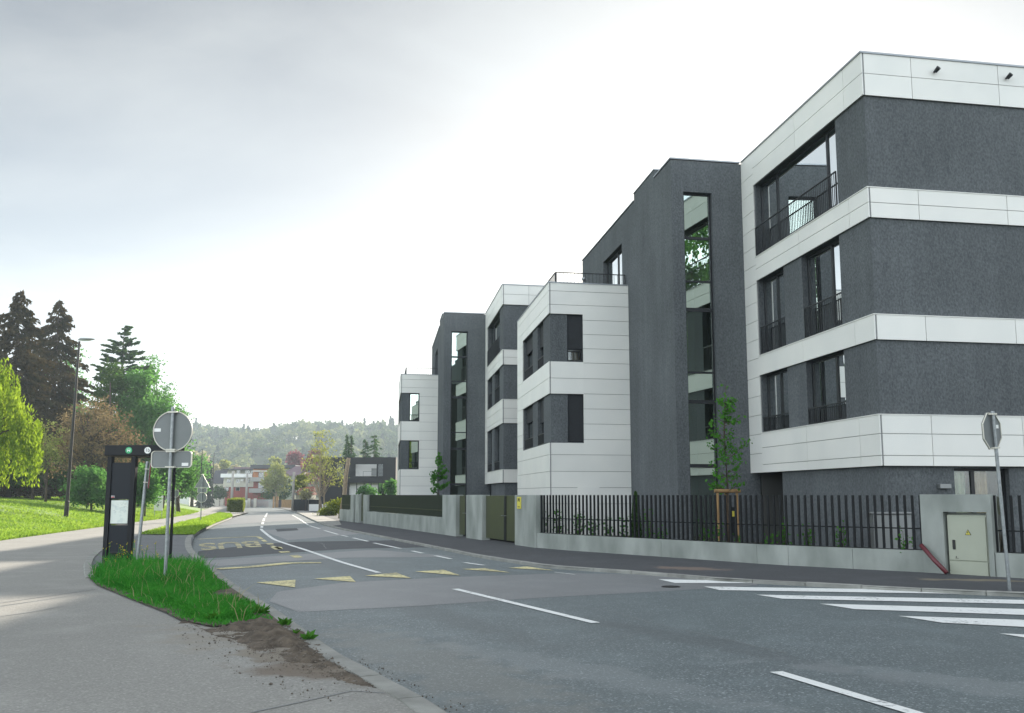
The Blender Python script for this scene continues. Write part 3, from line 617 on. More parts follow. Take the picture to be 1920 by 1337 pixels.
building('far grey and white apartment building behind the long dark green fence', (-.43, 50.6, 0), ((11.37, 12.4), (8.24, 8.99), (5.24, 6.44), (2.24, 2.88)), True)
# ------------------------------------------------------------------ boundary wall, gates and fences
Pw = gr(637, 978).xy; Dw = (gr(1000, 1030.5).xy - Pw).normalized(); Nw = Vector((Dw.y, -Dw.x))     # along the street, towards the camera
def wx(x): return (on_line(x, Pw, Dw) - Pw).dot(Dw)
Nw = -Nw if Nw.x < 0 else Nw                                         # into the garden
TOPZ = 1.63
def TW(u, w, z): p = Pw + Dw * u + Nw * w; return (p.x, p.y, z)
def wall_piece(name, x0, x1, label, th=.3, z1=TOPZ, cat='wall pillar', group='concrete pillars along the pavement'):
    m = MB(TW); m.box(wx(x0), wx(x1), 0, th, -.5, z1); o = m.build(name, M['concrete'], bevel=.012); return tag(o, label, cat, group)
def slat_fence(x0, x1, label, back=.12):
    u0, u1 = wx(x0), wx(x1); r = empty('slat_fence', (0, 0, 0), 0, label, 'fence')
    b = MB(TW); b.box(u0 - .0, u1 + .0, 0, .3, -.5, .72); b.build('concrete_base', M['concrete'], r, bevel=.012)
    s = MB(TW); n = int((u1 - u0) / .12)
    for i in range(n):
        u = u0 + .02 + i * .12; s.box(u, u + .075, back, back + .05, .74, TOPZ - .01)
    s.build('slat_panel', M['green'], r); k = MB(TW); k.box(u0, u1, back + .055, back + .065, .74, TOPZ - .02); k.build('backing_sheet', M['green'], r)
    t = MB(TW); t.box(u0, u1, back - .02, back - .005, 1.0, 1.02); t.build('rail', M['olive'], r); return r
def gate(name, x0, x1, label, leaves, back=.14, frame=True):
    r = empty(name, (0, 0, 0), 0, label, 'gate'); u0, u1 = wx(x0), wx(x1)
    for i, (a, b) in enumerate(leaves):
        l0, l1 = u0 + (u1 - u0) * a + .02, u0 + (u1 - u0) * b - .02
        g = MB(TW); g.box(l0, l1, back, back + .05, .14, TOPZ - .02); o = g.build('gate_leaf', M['olive'], r, bevel=.006)
        h = MB(TW); h.box(l0 - .0 if i else l1 - .07, (l0 + .07) if i else l1, back - .03, back - .003, .15, TOPZ - .03); h.build('stile', M['iron'], o)
        k = MB(TW); x = l0 + .1 if i else l1 - .1
        k.tube([(x, back, .95), (x, back - .08, .95), (x + (.1 if i else -.1), back - .08, .95)], .012, 6); k.build('handle', M['galv'], o)
    return r
slat_fence(637, 657, 'short dark green slat fence panel at the far end of the concrete wall')
wall_piece('wall_pillar', 657, 663, 'slim concrete pillar left of the narrow far gate, farthest of the pillars')
gate('garden_gate', 663, 666.5, 'narrow olive gate between the two farthest concrete pillars', [(0, 1)])
wall_piece('wall_pillar', 666.5, 673, 'slim concrete pillar between the two narrow far gates')
gate('garden_gate', 673, 681, 'narrow olive gate beside the left end of the long slat fence', [(0, .6), (.6, 1)])
wall_piece('wall_pillar', 681, 688.5, 'concrete pillar at the left end of the long slat fence')
slat_fence(688.5, 829.5, 'long dark green slat fence on a concrete base before the far building')
wall_piece('wall_pillar', 829.5, 855, 'broad concrete pillar at the right end of the long slat fence')
gate('garden_gate', 855, 874, 'olive sheet pedestrian gate between two broad concrete pillars', [(0, .68), (.68, 1)])
wall_piece('wall_pillar', 874, 904, 'broad concrete pillar between the pedestrian gate and double gate')
gate('double_gate', 904, 965, 'wide olive sheet double gate beside the yellow number plate', [(0, .62), (.62, 1)])
pl = wall_piece('wall_pillar', 965, 1004, 'broad concrete pillar carrying a small yellow number plate')
ys_ = empty('number_plate', (0, 0, 0), 0, 'small yellow plate fixed to the concrete pillar beside the double gate', 'plate')
u0, u1 = wx(970.5), wx(977.5); m = MB(TW); m.box(u0, u1, -.022, -.002, 1.2, 1.57); m.build('plate', M['yellow'], ys_, bevel=.004)
m = MB(TW); uu = (u0 + u1) / 2
for k_, (a, b) in enumerate(((-.09, -.05), (-.02, .02), (.05, .09))): m.box(uu + a, uu + b, -.027, -.0235, 1.42 + .03 * (k_ % 2), 1.53)
m.box(uu - .1, uu + .1, -.027, -.0235, 1.25, 1.27); m.build('glyphs', M['black'], ys_)
# near fence: low concrete plinth with separate black slats
FL = [gr(*p).xy for p in ((1004, 1030.8), (1064, 1036), (1240, 1048.5), (1420, 1061.8), (1479, 1065.5), (1600, 1072), (1733, 1079))]
def poly_wall(name, line, th, z0, z1, mat, parent=None):
    a = line; b = [p for p in offset_line(line, th)]
    m = MB(); n = len(a)
    for i in range(n - 1): m.prism([a[i], a[i + 1], b[i + 1], b[i]][::1], z0, z1)
    bm = m.mesh(name, mat); o = link(bpy.data.objects.new(name, bm), parent); return o
def near_fence(line, label, step=.16, z0=.50):
    r = empty('slat_fence', (0, 0, 0), 0, label, 'fence'); line = [Vector(p) for p in line]
    a = line; th = .24; b = offset_line(line, th); g = .004
    m = MB()
    for i in range(len(a) - 1):
        d = (a[i + 1] - a[i]).normalized() * g; m.prism([a[i] + d, a[i + 1] - d, b[i + 1] - d, b[i] + d], -.5, z0)
    m.build('plinth', M['concrete'], r)
    s = MB(); rl = MB(); tot = 0
    mid = offset_line(line, .12)
    for i in range(len(mid) - 1):
        p, q = mid[i], mid[i + 1]; d = (q - p).normalized(); n_ = Vector((-d.y, d.x)); Ln = (q - p).length
        while tot < Ln:
            c = p + d * tot; w = d * .023; t = n_ * .02
            s.prism([c - w - t, c + w - t, c + w + t, c - w + t], z0 + .02, TOPZ); tot += step
        tot -= Ln
        t = n_ * .008; rl.prism([p + n_ * .045 - t, q + n_ * .045 - t, q + n_ * .045 + t, p + n_ * .045 + t], .93, .955)
        rl.prism([p - t * 3, q - t * 3, q + t * 3, p + t * 3], z0 + .003, z0 + .016)
    s.build('slat_panel', M['slat'], r); rl.build('rail', M['slat'], r); return r
near_fence(FL, 'black vertical slat fence on a low concrete plinth before the near building')
cw0, cw1 = gr(1733, 1079).xy, gr(1868, 1087.5).xy; cd = (cw1 - cw0).normalized(); cn = Vector((-cd.y, cd.x))
near_fence([cw1 + cd * .01, cw1 + cd * 1.5, cw1 + cd * 6], 'black vertical slat fence right of the beige cabinet, cut by the frame', z0=.52)
def TC(u, w, z): p = cw0 + cd * u + cn * w; return (p.x, p.y, z)
cl_ = (cw1 - cw0).length; k0, k1 = .40, 1.13
def cabx(x): return (on_line(x, cw0, cd) - cw0).dot(cd)
k0, k1 = cabx(1771), cabx(1845)
m = MB(TC); F_ = MB(TC); m.box(0.006, k0 - .04, -.02, .26, -.5, TOPZ + .02); m.box(k1 + .04, cl_, -.02, .26, -.5, TOPZ + .02); m.box(k0 - .04, k1 + .04, -.02, .26, 1.30, TOPZ + .02); m.box(k0 - .04, k1 + .04, .2, .26, -.5, 1.28)
w_ = m.build('concrete_wall', M['concrete']); tag(w_, 'concrete wall block with a recess holding the beige cabinet', 'wall')
cab = empty('utility_cabinet', TC((k0 + k1) / 2, .1, .1), 0, 'beige electrical cabinet with a yellow warning triangle set in concrete', 'cabinet')
def TC2(u, w, z): p = TC(u, w, z); q = cab.location; return (p[0] - q.x, p[1] - q.y, p[2] - q.z)
m = MB(TC2); m.box(k0, k1, .06, .19, .02, 1.24); m.build('body', M['cabinet'], cab, bevel=.006)
m = MB(TC2); m.box(k0 + .015, k1 - .015, .035, .057, .34, 1.2); d_ = m.build('door', M['cabinet'], cab, bevel=.005)
m = MB(TC2); m.box(k0 + .015, k1 - .015, .035, .057, .05, .315); m.build('lower_panel', M['cabinet'], cab, bevel=.005)
m = MB(TC2); x = k0 + .13; m.box(x - .028, x + .028, .022, .034, .55, .74); m.build('handle', M['black'], d_, bevel=.01)
m = MB(TC2); x = (k0 + k1) / 2 + .03; m.plate([(x - .062, .845), (x + .062, .845), (x, .955)], .028, .034); m.build('warning_triangle', M['black'], d_)
m = MB(TC2); m.plate([(x - .046, .854), (x + .046, .854), (x, .937)], .024, .0275); m.build('triangle_face', M['yellow'], d_)
m = MB(TC2); m.plate([(x - .006, .915), (x + .012, .915), (x + .002, .893), (x + .014, .893), (x - .008, .862), (x - .002, .884), (x - .012, .884)], .021, .0235); m.build('bolt', M['black'], d_)
m = MB(TC2); x = k0 + .16; m.box(x - .006, x + .006, .031, .0345, .385, .42); m.box(x - .015, x + .05, .031, .0345, .375, .382); m.build('print', M['black'], d_)
m = MB(); p0 = TC(.02, -.1, .62); p1 = TC(k0 + .08, -.25, .1); m.tube([p0, Vector(p0).lerp(Vector(p1), .5) + Vector((0, 0, -.02)), p1], .045, 10)
tag(m.build('pipe', M['maroon'], smooth=True), 'maroon plastic pipe leaning against the concrete wall by the cabinet', 'pipe')
gb = MB(); b0 = at(1640, 1028, 22.0); b1 = at(1712, 1028, 22.2)
gb.prism([(b0.x, b0.y), (b1.x, b1.y), (b1.x + .1, b1.y + .5), (b0.x + .1, b0.y + .5)], .1, 1.22)
bxo = empty('meter_cabinet', (0, 0, 0), 0, 'pale grey metal box behind the black fence near the concrete wall', 'cabinet'); gb.build('housing', M['lampgrey'], bxo, bevel=.015)
gl_ = MB(); gl_.prism([(b0.x - .04, b0.y - .04), (b1.x + .04, b1.y - .04), (b1.x + .14, b1.y + .54), (b0.x + .06, b0.y + .54)], 1.222, 1.26); gl_.build('lid', M['lampgrey'], bxo, bevel=.01)
# ------------------------------------------------------------------ signs and street furniture
def octagon(r): return [(r * math.cos(R(22.5 + 45 * k)) / math.cos(R(22.5)), r * math.sin(R(22.5 + 45 * k)) / math.cos(R(22.5))) for k in range(8)]
def disc(r, n=40): return [(r * math.cos(2 * math.pi * k / n), r * math.sin(2 * math.pi * k / n)) for k in range(n)]
def rrect(w, h, c, n=6):
    out = []
    for sx, sz, a0 in ((1, 1, 0), (-1, 1, 90), (-1, -1, 180), (1, -1, 270)):
        for k in range(n + 1): a = R(a0 + 90 * k / n); out.append((sx * (w / 2 - c) + c * math.cos(a), sz * (h / 2 - c) + c * math.sin(a)))
    return out
def shift(poly, x, z): return [(p[0] + x, p[1] + z) for p in poly]
def scale(poly, k): return [(p[0] * k, p[1] * k) for p in poly]
def sign(name, loc, rz, label, height, plates, r=.03, tilt=0, front='white', sticker=None):
    o = empty(name, loc, rz, label, 'road sign'); o.rotation_euler.x = 0; o.rotation_euler.y = tilt
    m = MB(); m.tube([(0, 0, -.2), (0, 0, height)], r, 14); m.tube([(0, 0, height - .002), (0, 0, height + .025)], [r * 1.15, r * .9], 14); m.build('pole', M['galv'], o, smooth=False)
    for (poly, cz, st) in plates:
        p = MB(); p.plate(shift(poly, 0, cz), .045, .06); q = p.build('sign_plate', M['signback'], o)
        rm = MB(); inn = scale(poly, .955); n = len(poly)
        for i in range(n):
            j = (i + 1) % n; A_, B_, C_, D_ = poly[i], poly[j], inn[j], inn[i]
            rm.add([(A_[0], .03, A_[1] + cz), (B_[0], .03, B_[1] + cz), (C_[0], .03, C_[1] + cz), (D_[0], .03, D_[1] + cz), (A_[0], .062, A_[1] + cz), (B_[0], .062, B_[1] + cz), (C_[0], .044, C_[1] + cz), (D_[0], .044, D_[1] + cz)], [(0, 1, 2, 3), (0, 4, 5, 1), (3, 2, 6, 7)])
        rm.build('rim', M['signrim'], q)
        zs = [z for _, z in poly]
        for z in (max(zs) * .92 + cz, min(zs) * .92 + cz): br = MB(); br.box(-.085, .085, -.005 - r, .044, z - .014, z + .014); br.build('clamp', M['signrim'], q, bevel=.004)
        if st: s = MB(); s.box(st[0] - st[2] / 2, st[0] + st[2] / 2, .041, .0445, cz + st[1] - st[3] / 2, cz + st[1] + st[3] / 2); s.build('sticker', M['white'], q)
    return o
g_ = gr(309, 1091, .13); px_m = FPX * 1.01 / g_.y
sign('round_sign', g_, R(-4), 'grey back of a round road sign above a rounded plate, in the grass island', 3.05, [(disc(.365), 2.645, (-.285, .02, .12, .06)), (rrect(.75, .30, .06), 2.14, (.25, -.09, .12, .055))])
g_ = gr(1893, 1103, .1)
sign('octagonal_sign', g_, R(38), 'grey back of an eight sided road sign on a pole by the zebra crossing', 2.93, [(octagon(.31), 2.62, (.2, .07, .08, .06))], tilt=R(-3.5))
g_ = gr(256, 1060, .13); o = empty('leaning_sign', g_, R(108), 'leaning steel post with a narrow red edged sign seen edge on beside the totem', 'road sign'); o.rotation_euler = (R(3), 0, R(107))
m = MB(); m.tube([(0, 0, -.2), (0, 0, 2.24)], .034, 12); m.build('pole', M['galv'], o)
m = MB(); m.plate(shift(rrect(.42, .56, .03), 0, 1.93), -.07, -.055); q = m.build('sign_plate', M['signback'], o); m = MB(); m.plate(shift(rrect(.4, .54, .03), 0, 1.93), -.075, -.0715); m.build('face', M['red'], q)
for z in (2.06, 1.77): m = MB(); m.box(-.06, .06, -.0545, .04, z, z + .025); m.build('clamp', M['signrim'], o)
def lamp(x, y, head_z, label, Y=None, z=None, lean=0, yaw=-8):
    if Y is None: g = gr(x, y); 
    else: g = at(x, y, Y)
    if z is not None: g.z = z
    o = empty('street_lamp', g, R(yaw), label, 'street lamp', 'dark street lamps along the path'); o.rotation_euler.y = lean; h = head_z - g.z
    m = MB(); m.tube([(0, 0, -.4), (0, 0, 1.3), (0, 0, 1.33), (0, 0, h)], [.115, .112, .085, .052], 14); m.build('pole', M['lampmetal'], o, smooth=False)
    m = MB(); m.box(-.04, .045, -.117, -.09, .55, 1.0); m.build('service_door', M['lampmetal'], o, bevel=.004)
    m = MB(); prof = [(-.06, .05, .05), (.05, .12, .11), (.3, .16, .10), (.65, .15, .07), (.85, .05, .02)]; vs = []; fs = []
    for (u, w, t) in prof:
        for k in range(10): a = 2 * math.pi * k / 10; vs.append((u, w * math.cos(a), h + .07 + .03 * u + t * math.sin(a) * (1 if math.sin(a) > 0 else .35)))
    for i in range(len(prof) - 1):
        for k in range(10): fs.append((i * 10 + k, (i + 1) * 10 + k, (i + 1) * 10 + (k + 1) % 10, i * 10 + (k + 1) % 10))
    fs += [tuple(range(10)), tuple(range(40, 50))[::-1]]; m.add(vs, fs); hd_ = m.build('lamp_head', M['lampgrey'], o, smooth=True)
    m = MB(); m.box(.12, .6, -.1, .1, h + .028, h + .038); m.build('lens', M['poster'], hd_)
    return o
lamp(122, 990, at(150, 634, 49).z, 'tall dark street lamp on the lawn, nearest to the camera', lean=R(1.0))
lamp(320, 966, 0, '', lean=0) if False else None
lamp(373, 957, at(381, 833, 118).z, 'dark street lamp behind the triangular sign by the path', lean=R(.8))
lamp(397.5, 945, at(400, 849, 165).z, 'distant dark street lamp where the path meets the hedge', Y=165)
lamp(369, 932, at(373, 862, 205).z, 'thin farthest street lamp among the dark conifers', Y=205)
# bus stop totem with canopy
g_ = gr(217, 1060, .124); tt = empty('bus_stop_totem', g_, R(-2), 'dark bus stop totem with a timetable poster and canopy bearing round badges', 'bus stop')
hw = .315
m = MB(); m.box(-hw, -hw + .10, 0, .14, -.1, 2.36); m.build('upright', M['totem'], tt, bevel=.006)
m = MB(); m.box(hw - .10, hw, 0, .14, -.1, 2.36); m.build('upright', M['totem'], tt, bevel=.006)
m = MB(); m.box(-hw + .102, hw - .102, .03, .12, 1.42, 2.22); m.build('upper_panel', M['totem2'], tt, bevel=.005)
m = MB(); m.box(-hw + .102, hw - .102, .03, .12, .28, .86); m.build('lower_panel', M['totem2'], tt, bevel=.005)
m = MB(); m.box(-hw + .102, hw - .102, .05, .12, .0, .272); m.build('plinth', M['totem'], tt)
m = MB(); m.box(-hw + .102, hw - .102, .04, .12, .87, 1.41); pf = m.build('poster_case', M['frame'], tt)
m = MB(); m.box(-hw + .125, hw - .125, .034, .039, .895, 1.395); ps = m.build('poster', M['poster'], pf)
m = MB(); rg = random.Random(4)
for k in range(26):
    x = rg.uniform(-.15, .13); z = rg.uniform(1.12, 1.36); m.box(x, x + rg.uniform(.01, .05), .0315, .0335, z, z + .004)
m.build('map_print', M['grey'], ps)
m = MB(); m.box(-hw + .12, -hw + .2, .02, .028, 1.45, 1.50); tk = m.build('ticket_slot', M['galv'], tt); m = MB(); m.box(-hw + .13, -hw + .19, .014, .019, 1.455, 1.475); m.build('slot_light', M['red'], tk)
m = MB(); m.box(-hw - .05, 1.1, -.06, .8, 2.37, 2.60); cn_ = m.build('canopy', M['totem'], tt, bevel=.012)
m = MB(); m.box(-hw, 1.05, .0, .75, 2.352, 2.368); m.build('soffit', M['soffit'], cn_)
m = MB(); m.box(.93, .98, .6, .65, -.1, 2.35); m.build('post', M['totem'], tt)
def badge(x, mat, nm):
    m = MB(); m.plate(shift(disc(.072, 28), x, 2.485), -.068, -.0605); return m.build(nm, M[mat], cn_)
b_ = badge(.18, 'gsign', 'bus_badge'); x = .18
badge_parts = MB(); badge_parts.plate(shift(rrect(.075, .05, .012), x, 2.497), -.071, -.0685); badge_parts.box(x - .034, x - .018, -.071, -.0685, 2.452, 2.472); badge_parts.box(x + .018, x + .034, -.071, -.0685, 2.452, 2.472); badge_parts.build('bus_pictogram', M['white'], b_)
m = MB(); m.box(x - .03, x + .03, -.0735, -.0715, 2.495, 2.515); m.build('windscreen', M['gsign'], b_)
b2_ = badge(.60, 'white', 'line_badge'); tx = text_mesh('line_number', '1b', .11, M['black'], b2_); tx.location = (.60, -.0695, 2.485); tx.rotation_euler = (R(90), 0, 0)
# distant signs
def tri(h): return [(-h * .577, -h / 3), (h * .577, -h / 3), (0, h * 2 / 3)]
g_ = gr(376, 978, .13); sign('triangular_sign', g_, R(-2), 'grey backs of a triangular and a round sign on one pole by the verge', 2.62, [(tri(.78), 2.17, None), (rrect(.55, .26, .02), 1.76, None), (disc(.29), 1.36, None)])
g_ = at(328, 962, 74); g_.z = lawn_at(g_.x, g_.y); sign('round_sign', g_, R(-30), 'small grey back of a round sign on the lawn right of the white board', 1.95, [(disc(.28), 1.7, None)])
g_ = at(297, 955, 66); g_.z = lawn_at(g_.x, g_.y) + .0
ib = empty('information_board', g_, R(-3), 'white information board on two posts standing on the lawn', 'board')
for x in (-.24, .24): m = MB(); m.tube([(x, 0, -.3), (x, 0, 1.45)], .022, 8); m.build('leg', M['galv'], ib)
m = MB(); m.box(-.29, .29, -.04, -.015, .52, 1.5); bd = m.build('panel', M['white'], ib)
m = MB(); m.plate(shift(disc(.075, 20), -.02, .87), -.045, -.0405); m.plate(shift(disc(.035, 14), 0, 1.33), -.045, -.0405)
for k in range(4): m.box(-.18, .16 - .03 * k, -.045, -.0405, 1.2 - .05 * k, 1.212 - .05 * k)
m.build('print', M['grey'], bd)
g_ = gr(553.5, 956, .1); o = sign('no_parking_sign', g_, R(10), 'tiny red ringed prohibition sign with a white plate before the black house', 2.75, [(disc(.3), 2.45, None), (rrect(.5, .25, .02), 2.0, None)])
m = MB(); m.plate(shift(disc(.285), 0, 2.45), .018, .028); q = m.build('sign_face', M['red'], o); m = MB(); m.plate(shift(disc(.2), 0, 2.45), .012, .017); m.build('inner_disc', M['white'], q)
m = MB(); m.plate(shift([(-.17, -.12), (-.12, -.17), (.17, .12), (.12, .17)], 0, 2.45), .006, .011); m.build('diagonal_bar', M['red'], q)
def post(name, x, y, xt, yt, Y, mat, label, r0, r1, cat):
    a = at(x, y, Y); b = at(xt, yt, Y); a.z = min(a.z, gz(Y) + .02) - .1; m = MB(); m.tube([a, a.lerp(b, .5), b], [r0, (r0 + r1) / 2, r1], 10); return tag(m.build(name, mat, smooth=True), label, cat)
post('concrete_post', 549, 955, 551, 885, 125, M['pole'], 'pale concrete post beside the tiny no parking sign', .2, .15, 'post')
post('utility_pole', 434, 938, 437, 883, 205, M['pole'], 'grey wooden utility pole left in front of the white house', .3, .24, 'utility pole')
post('utility_pole', 461.5, 936, 463.5, 887, 205, M['pole'], 'grey wooden utility pole right in front of the white house', .26, .22, 'utility pole')
a = at(639, 940, 70); b = at(653.5, 858.5, 70); a.z = .0; m = MB()
m.tube([a, a.lerp(b, .35) + Vector((.05, 0, 0)), a.lerp(b, .7) + Vector((-.03, 0, 0)), b], [.17, .15, .14, .13], 10)
tag(m.build('tree_stump', M['palebark'], smooth=True), 'tall leaning cut tree trunk without branches before the black house', 'tree trunk')

c_ = gr(1258, 1101); o = empty('drain_cover', c_, R(15), 'small dark round iron cover in the asphalt beside the zebra crossing', 'drain cover')
m = MB(); m.prism([(.17 * math.cos(k * .2618), .17 * math.sin(k * .2618)) for k in range(24)], -.02, .012); m.build('rim', M['lampmetal'], o)
m = MB(); m.prism([(.14 * math.cos(k * .2618), .14 * math.sin(k * .2618)) for k in range(24)], .0125, .018); m.build('lid', M['black'], o)
# ------------------------------------------------------------------ foliage
def unit(rg, n): v = rg.normal(size=(n, 3)); return v / np.linalg.norm(v, axis=1, keepdims=True)
def leaf_quads(P, size, rg, aspect=.55, axis=None, vary=.35):
    n = len(P); u = unit(rg, n) if axis is None else axis
    w = unit(rg, n); w = np.cross(u, w); w /= np.linalg.norm(w, axis=1, keepdims=True) + 1e-9
    s = (size * rg.uniform(1 - vary, 1 + vary, n))[:, None]
    V = np.stack([P - u * s / 2, P + w * s * aspect / 2, P + u * s / 2, P - w * s * aspect / 2], 1).reshape(-1, 3)
    return V, np.arange(4 * n).reshape(n, 4)
def foliage(name, P, size, mat, rg, parent=None, origin=(0, 0, 0), **k):
    V, F = leaf_quads(np.asarray(P), size, rg, **k); return link(bpy.data.objects.new(name, mesh_np(name, V, F, mat)), parent)
LM = dict(
    willow=leafmat('yellow green leaves', (.14, .23, .025), (.26, .36, .05), .55), green=leafmat('green leaves', (.055, .15, .045), (.13, .28, .085), .55, (1.15, 1.2, .8)),
    dark=leafmat('ivy leaves', (.035, .08, .025), (.075, .14, .04), .4), spruce=leafmat('spruce needles', (.032, .036, .018), (.085, .064, .034), .25, (1.2, 1, .6)),
    pine=leafmat('pine needles', (.035, .085, .045), (.085, .15, .07), .4), bronze=leafmat('bronze buds', (.13, .105, .062), (.25, .20, .12), .4, (1.1, 1, .8)),
    pale=leafmat('pale leaves', (.18, .24, .07), (.33, .34, .15), .5), blossom=leafmat('cream blossom', (.34, .33, .2), (.5, .46, .32), .45, (1, 1, .9)),
    purple=leafmat('purple leaves', (.13, .045, .06), (.24, .10, .11), .45, (1.2, .9, .9)), redleaf=leafmat('red leaves', (.3, .06, .05), (.42, .14, .1), .45, (1.2, .8, .8)),
    larch=leafmat('yellow larch leaves', (.17, .20, .06), (.31, .33, .13), .5, (1.1, 1.1, .75)), young=leafmat('young tree leaves', (.05, .16, .025), (.09, .25, .045), .4),
    hill=leafmat('woodland leaves', (.035, .062, .03), (.085, .12, .05), .3), hillpale=leafmat('pale woodland leaves', (.10, .13, .06), (.19, .21, .10), .35), hilldark=leafmat('woodland needles', (.018, .034, .02), (.035, .055, .03), .2),
    hedge=leafmat('hedge leaves', (.12, .17, .035), (.23, .26, .06), .4), grass=leafmat('grass blades', (.03, .17, .028), (.10, .38, .065), .5, (1.1, 1.2, .7)), straw=leafmat('dry stalks', (.3, .26, .13), (.42, .38, .22), .3, (1, 1, .8)), meadow=leafmat('meadow grass', (.16, .28, .05), (.31, .43, .10), .5, (1.15, 1.15, .6)), weed=leafmat('yellow weeds', (.5, .42, .04), (.6, .5, .08), .3, (1, 1, .7)))
def ellipsoid_points(rg, n, c, r, p=.45):
    d = unit(rg, n); return np.array(c) + d * (rg.uniform(0, 1, n) ** p)[:, None] * np.array(r)
def broadleaf(name, label, base, lobes, nclump, per, size, mat, trunk_r=.2, clump=.7, bark='bark', limbs=14, group=None, cat='tree', seed=0, flat=.7, stems=1, trunk_top=None):
    # lobes: (x, y, z, rx, ry, rz) relative to the base; leaf clumps scattered through them, limbs reaching into them
    rg = np.random.default_rng(seed + 11); o = empty(name, base, 0, label, cat, group)
    vol = np.array([l[3] * l[4] * l[5] for l in lobes]); cnt = np.maximum(1, (nclump * vol / vol.sum()).astype(int)); C_ = []
    for l, k in zip(lobes, cnt): C_.append(ellipsoid_points(rg, k, l[:3], l[3:]))
    C_ = np.concatenate(C_); ntot = len(C_)
    sz = rg.uniform(.55, 1.35, ntot) * clump
    rep = rg.poisson(per * (sz / clump) ** 2)
    idx = np.repeat(np.arange(ntot), rep); P = C_[idx] + rg.normal(size=(len(idx), 3)) * sz[idx][:, None] * np.array([.5, .5, .5 * flat])
    P = P[P[:, 2] > .1]
    foliage('crown', P, size, mat, rg, o)
    if trunk_r:
        m = MB(); top = trunk_top or max(l[2] for l in lobes)
        fork = []
        for s in range(stems):
            ox, oy = (rg.normal(0, trunk_r * 2.2, 2) if stems > 1 else (0, 0)); tx, ty = rg.normal(0, .12 * top * (.5 if stems == 1 else 1), 2)
            pts = [Vector((ox, oy, -.2)), Vector((ox + tx * .25, oy + ty * .25, top * .3)), Vector((ox + tx * .55, oy + ty * .55, top * .62)), Vector((ox + tx, oy + ty, top))]
            m.tube(pts, [trunk_r * 1.2, trunk_r * .9, trunk_r * .6, trunk_r * .2], 9); fork.append(pts)
        pick = rg.permutation(ntot)[:limbs]
        for q, i in enumerate(pick):
            pts = fork[q % stems]; t = rg.uniform(.25, .9) * 3; k = min(2, int(t)); st = pts[k].lerp(pts[k + 1], t - k); en = Vector(C_[i]); 
            if st.z > en.z: st = pts[0].lerp(pts[1], rg.uniform(.7, 1))
            md = st.lerp(en, .5) + Vector((rg.normal(0, .1), rg.normal(0, .1), .06 * (en - st).length)) ; r = trunk_r * rg.uniform(.22, .42)
            m.tube([st, md, en], [r, r * .6, r * .2], 6, cap=False)
        m.build('trunk', M[bark], o, smooth=True)
    return o
def conifer(name, label, base, h, rmax, mat, seed=0, droop=.35, whorls=26, low=.08, size=.42, power=.8, nb=9, per=26, group=None, trunk_r=None, hang=.5, jitter=.3, aspect=.3, gaps=0):
    rg = np.random.default_rng(seed + 5); o = empty(name, base, 0, label, 'tree', group); P = []; A = []; m = MB()
    for w in range(whorls):
        t = low + (1 - low) * (w / whorls) ** 1.0
        if gaps and rg.uniform() < gaps: continue
        L0 = rmax * (1 - t) ** power * rg.uniform(1 - jitter, 1 + jitter * .6) + .08
        for b in range(max(4, int(nb * (1 - t * .45)))):
            a = rg.uniform(0, 6.283); L_ = L0 * rg.uniform(.6, 1.18); z0 = h * t + rg.normal(0, h / whorls * .3)
            n = max(5, int(per * L_ / rmax)); s = np.sqrt(rg.uniform(.05, 1, n)); lat = rg.normal(0, .13, n) * L_ * (1.1 - s * .8)
            x = L_ * s * math.cos(a) - lat * math.sin(a); y = L_ * s * math.sin(a) + lat * math.cos(a)
            z = z0 - droop * L_ * s ** 1.3 + .22 * L_ * np.maximum(0, s - .7) - np.abs(rg.normal(0, .12, n)) * hang
            P.append(np.stack([x, y, z], 1)); ax = np.stack([np.full(n, math.cos(a)) + rg.normal(0, .6, n), np.full(n, math.sin(a)) + rg.normal(0, .6, n), -hang + rg.normal(0, .35, n)], 1); A.append(ax / np.linalg.norm(ax, axis=1, keepdims=True))
            if b % 3 == 0: m.tube([(0, 0, z0), (L_ * .8 * math.cos(a), L_ * .8 * math.sin(a), z0 - droop * L_ * .75)], [.05, .015], 5, cap=False)
    P = np.concatenate(P); A = np.concatenate(A); k = P[:, 2] > .15
    foliage('crown', P[k], size, mat, rg, o, axis=A[k], aspect=aspect)
    r = trunk_r or h * .014; m.tube([(0, 0, -.3), (0, 0, h * .5), (0, 0, h * .98)], [r * 1.3, r * .8, .02], 9); m.build('trunk', M['bark'], o, smooth=True); return o
def lawn_pt(x, Y): p = at(x, 930, Y); p.z = lawn_at(p.x, p.y); return p
def lawn_px(x, y, lo=45, hi=140):         # the lawn point seen at that place of the photograph
    for Y in np.arange(lo, hi, .5):
        p = at(x, y, Y)
        if lawn_at(p.x, p.y) >= p.z: break
    p.z = lawn_at(p.x, p.y); return p
def flat_pt(x, Y, dz=0): p = at(x, 930, Y); p.z = gz(Y) + dz; return p
def pxm(Y): return Y / FPX * .994
def lob(base, Y, *ls):                 # lobes given as (x, y, half width, half height, [depth]) seen in the photograph at distance Y
    out = []
    for l in ls:
        c = at(l[0], l[1], Y); k = pxm(Y); d = l[4] if len(l) > 4 else l[2]
        out.append((c.x - base.x, (l[5] if len(l) > 5 else 0), c.z - base.z, l[2] * k, d * k, l[3] * k))
    return out
LG = 'trees of the park on the left'
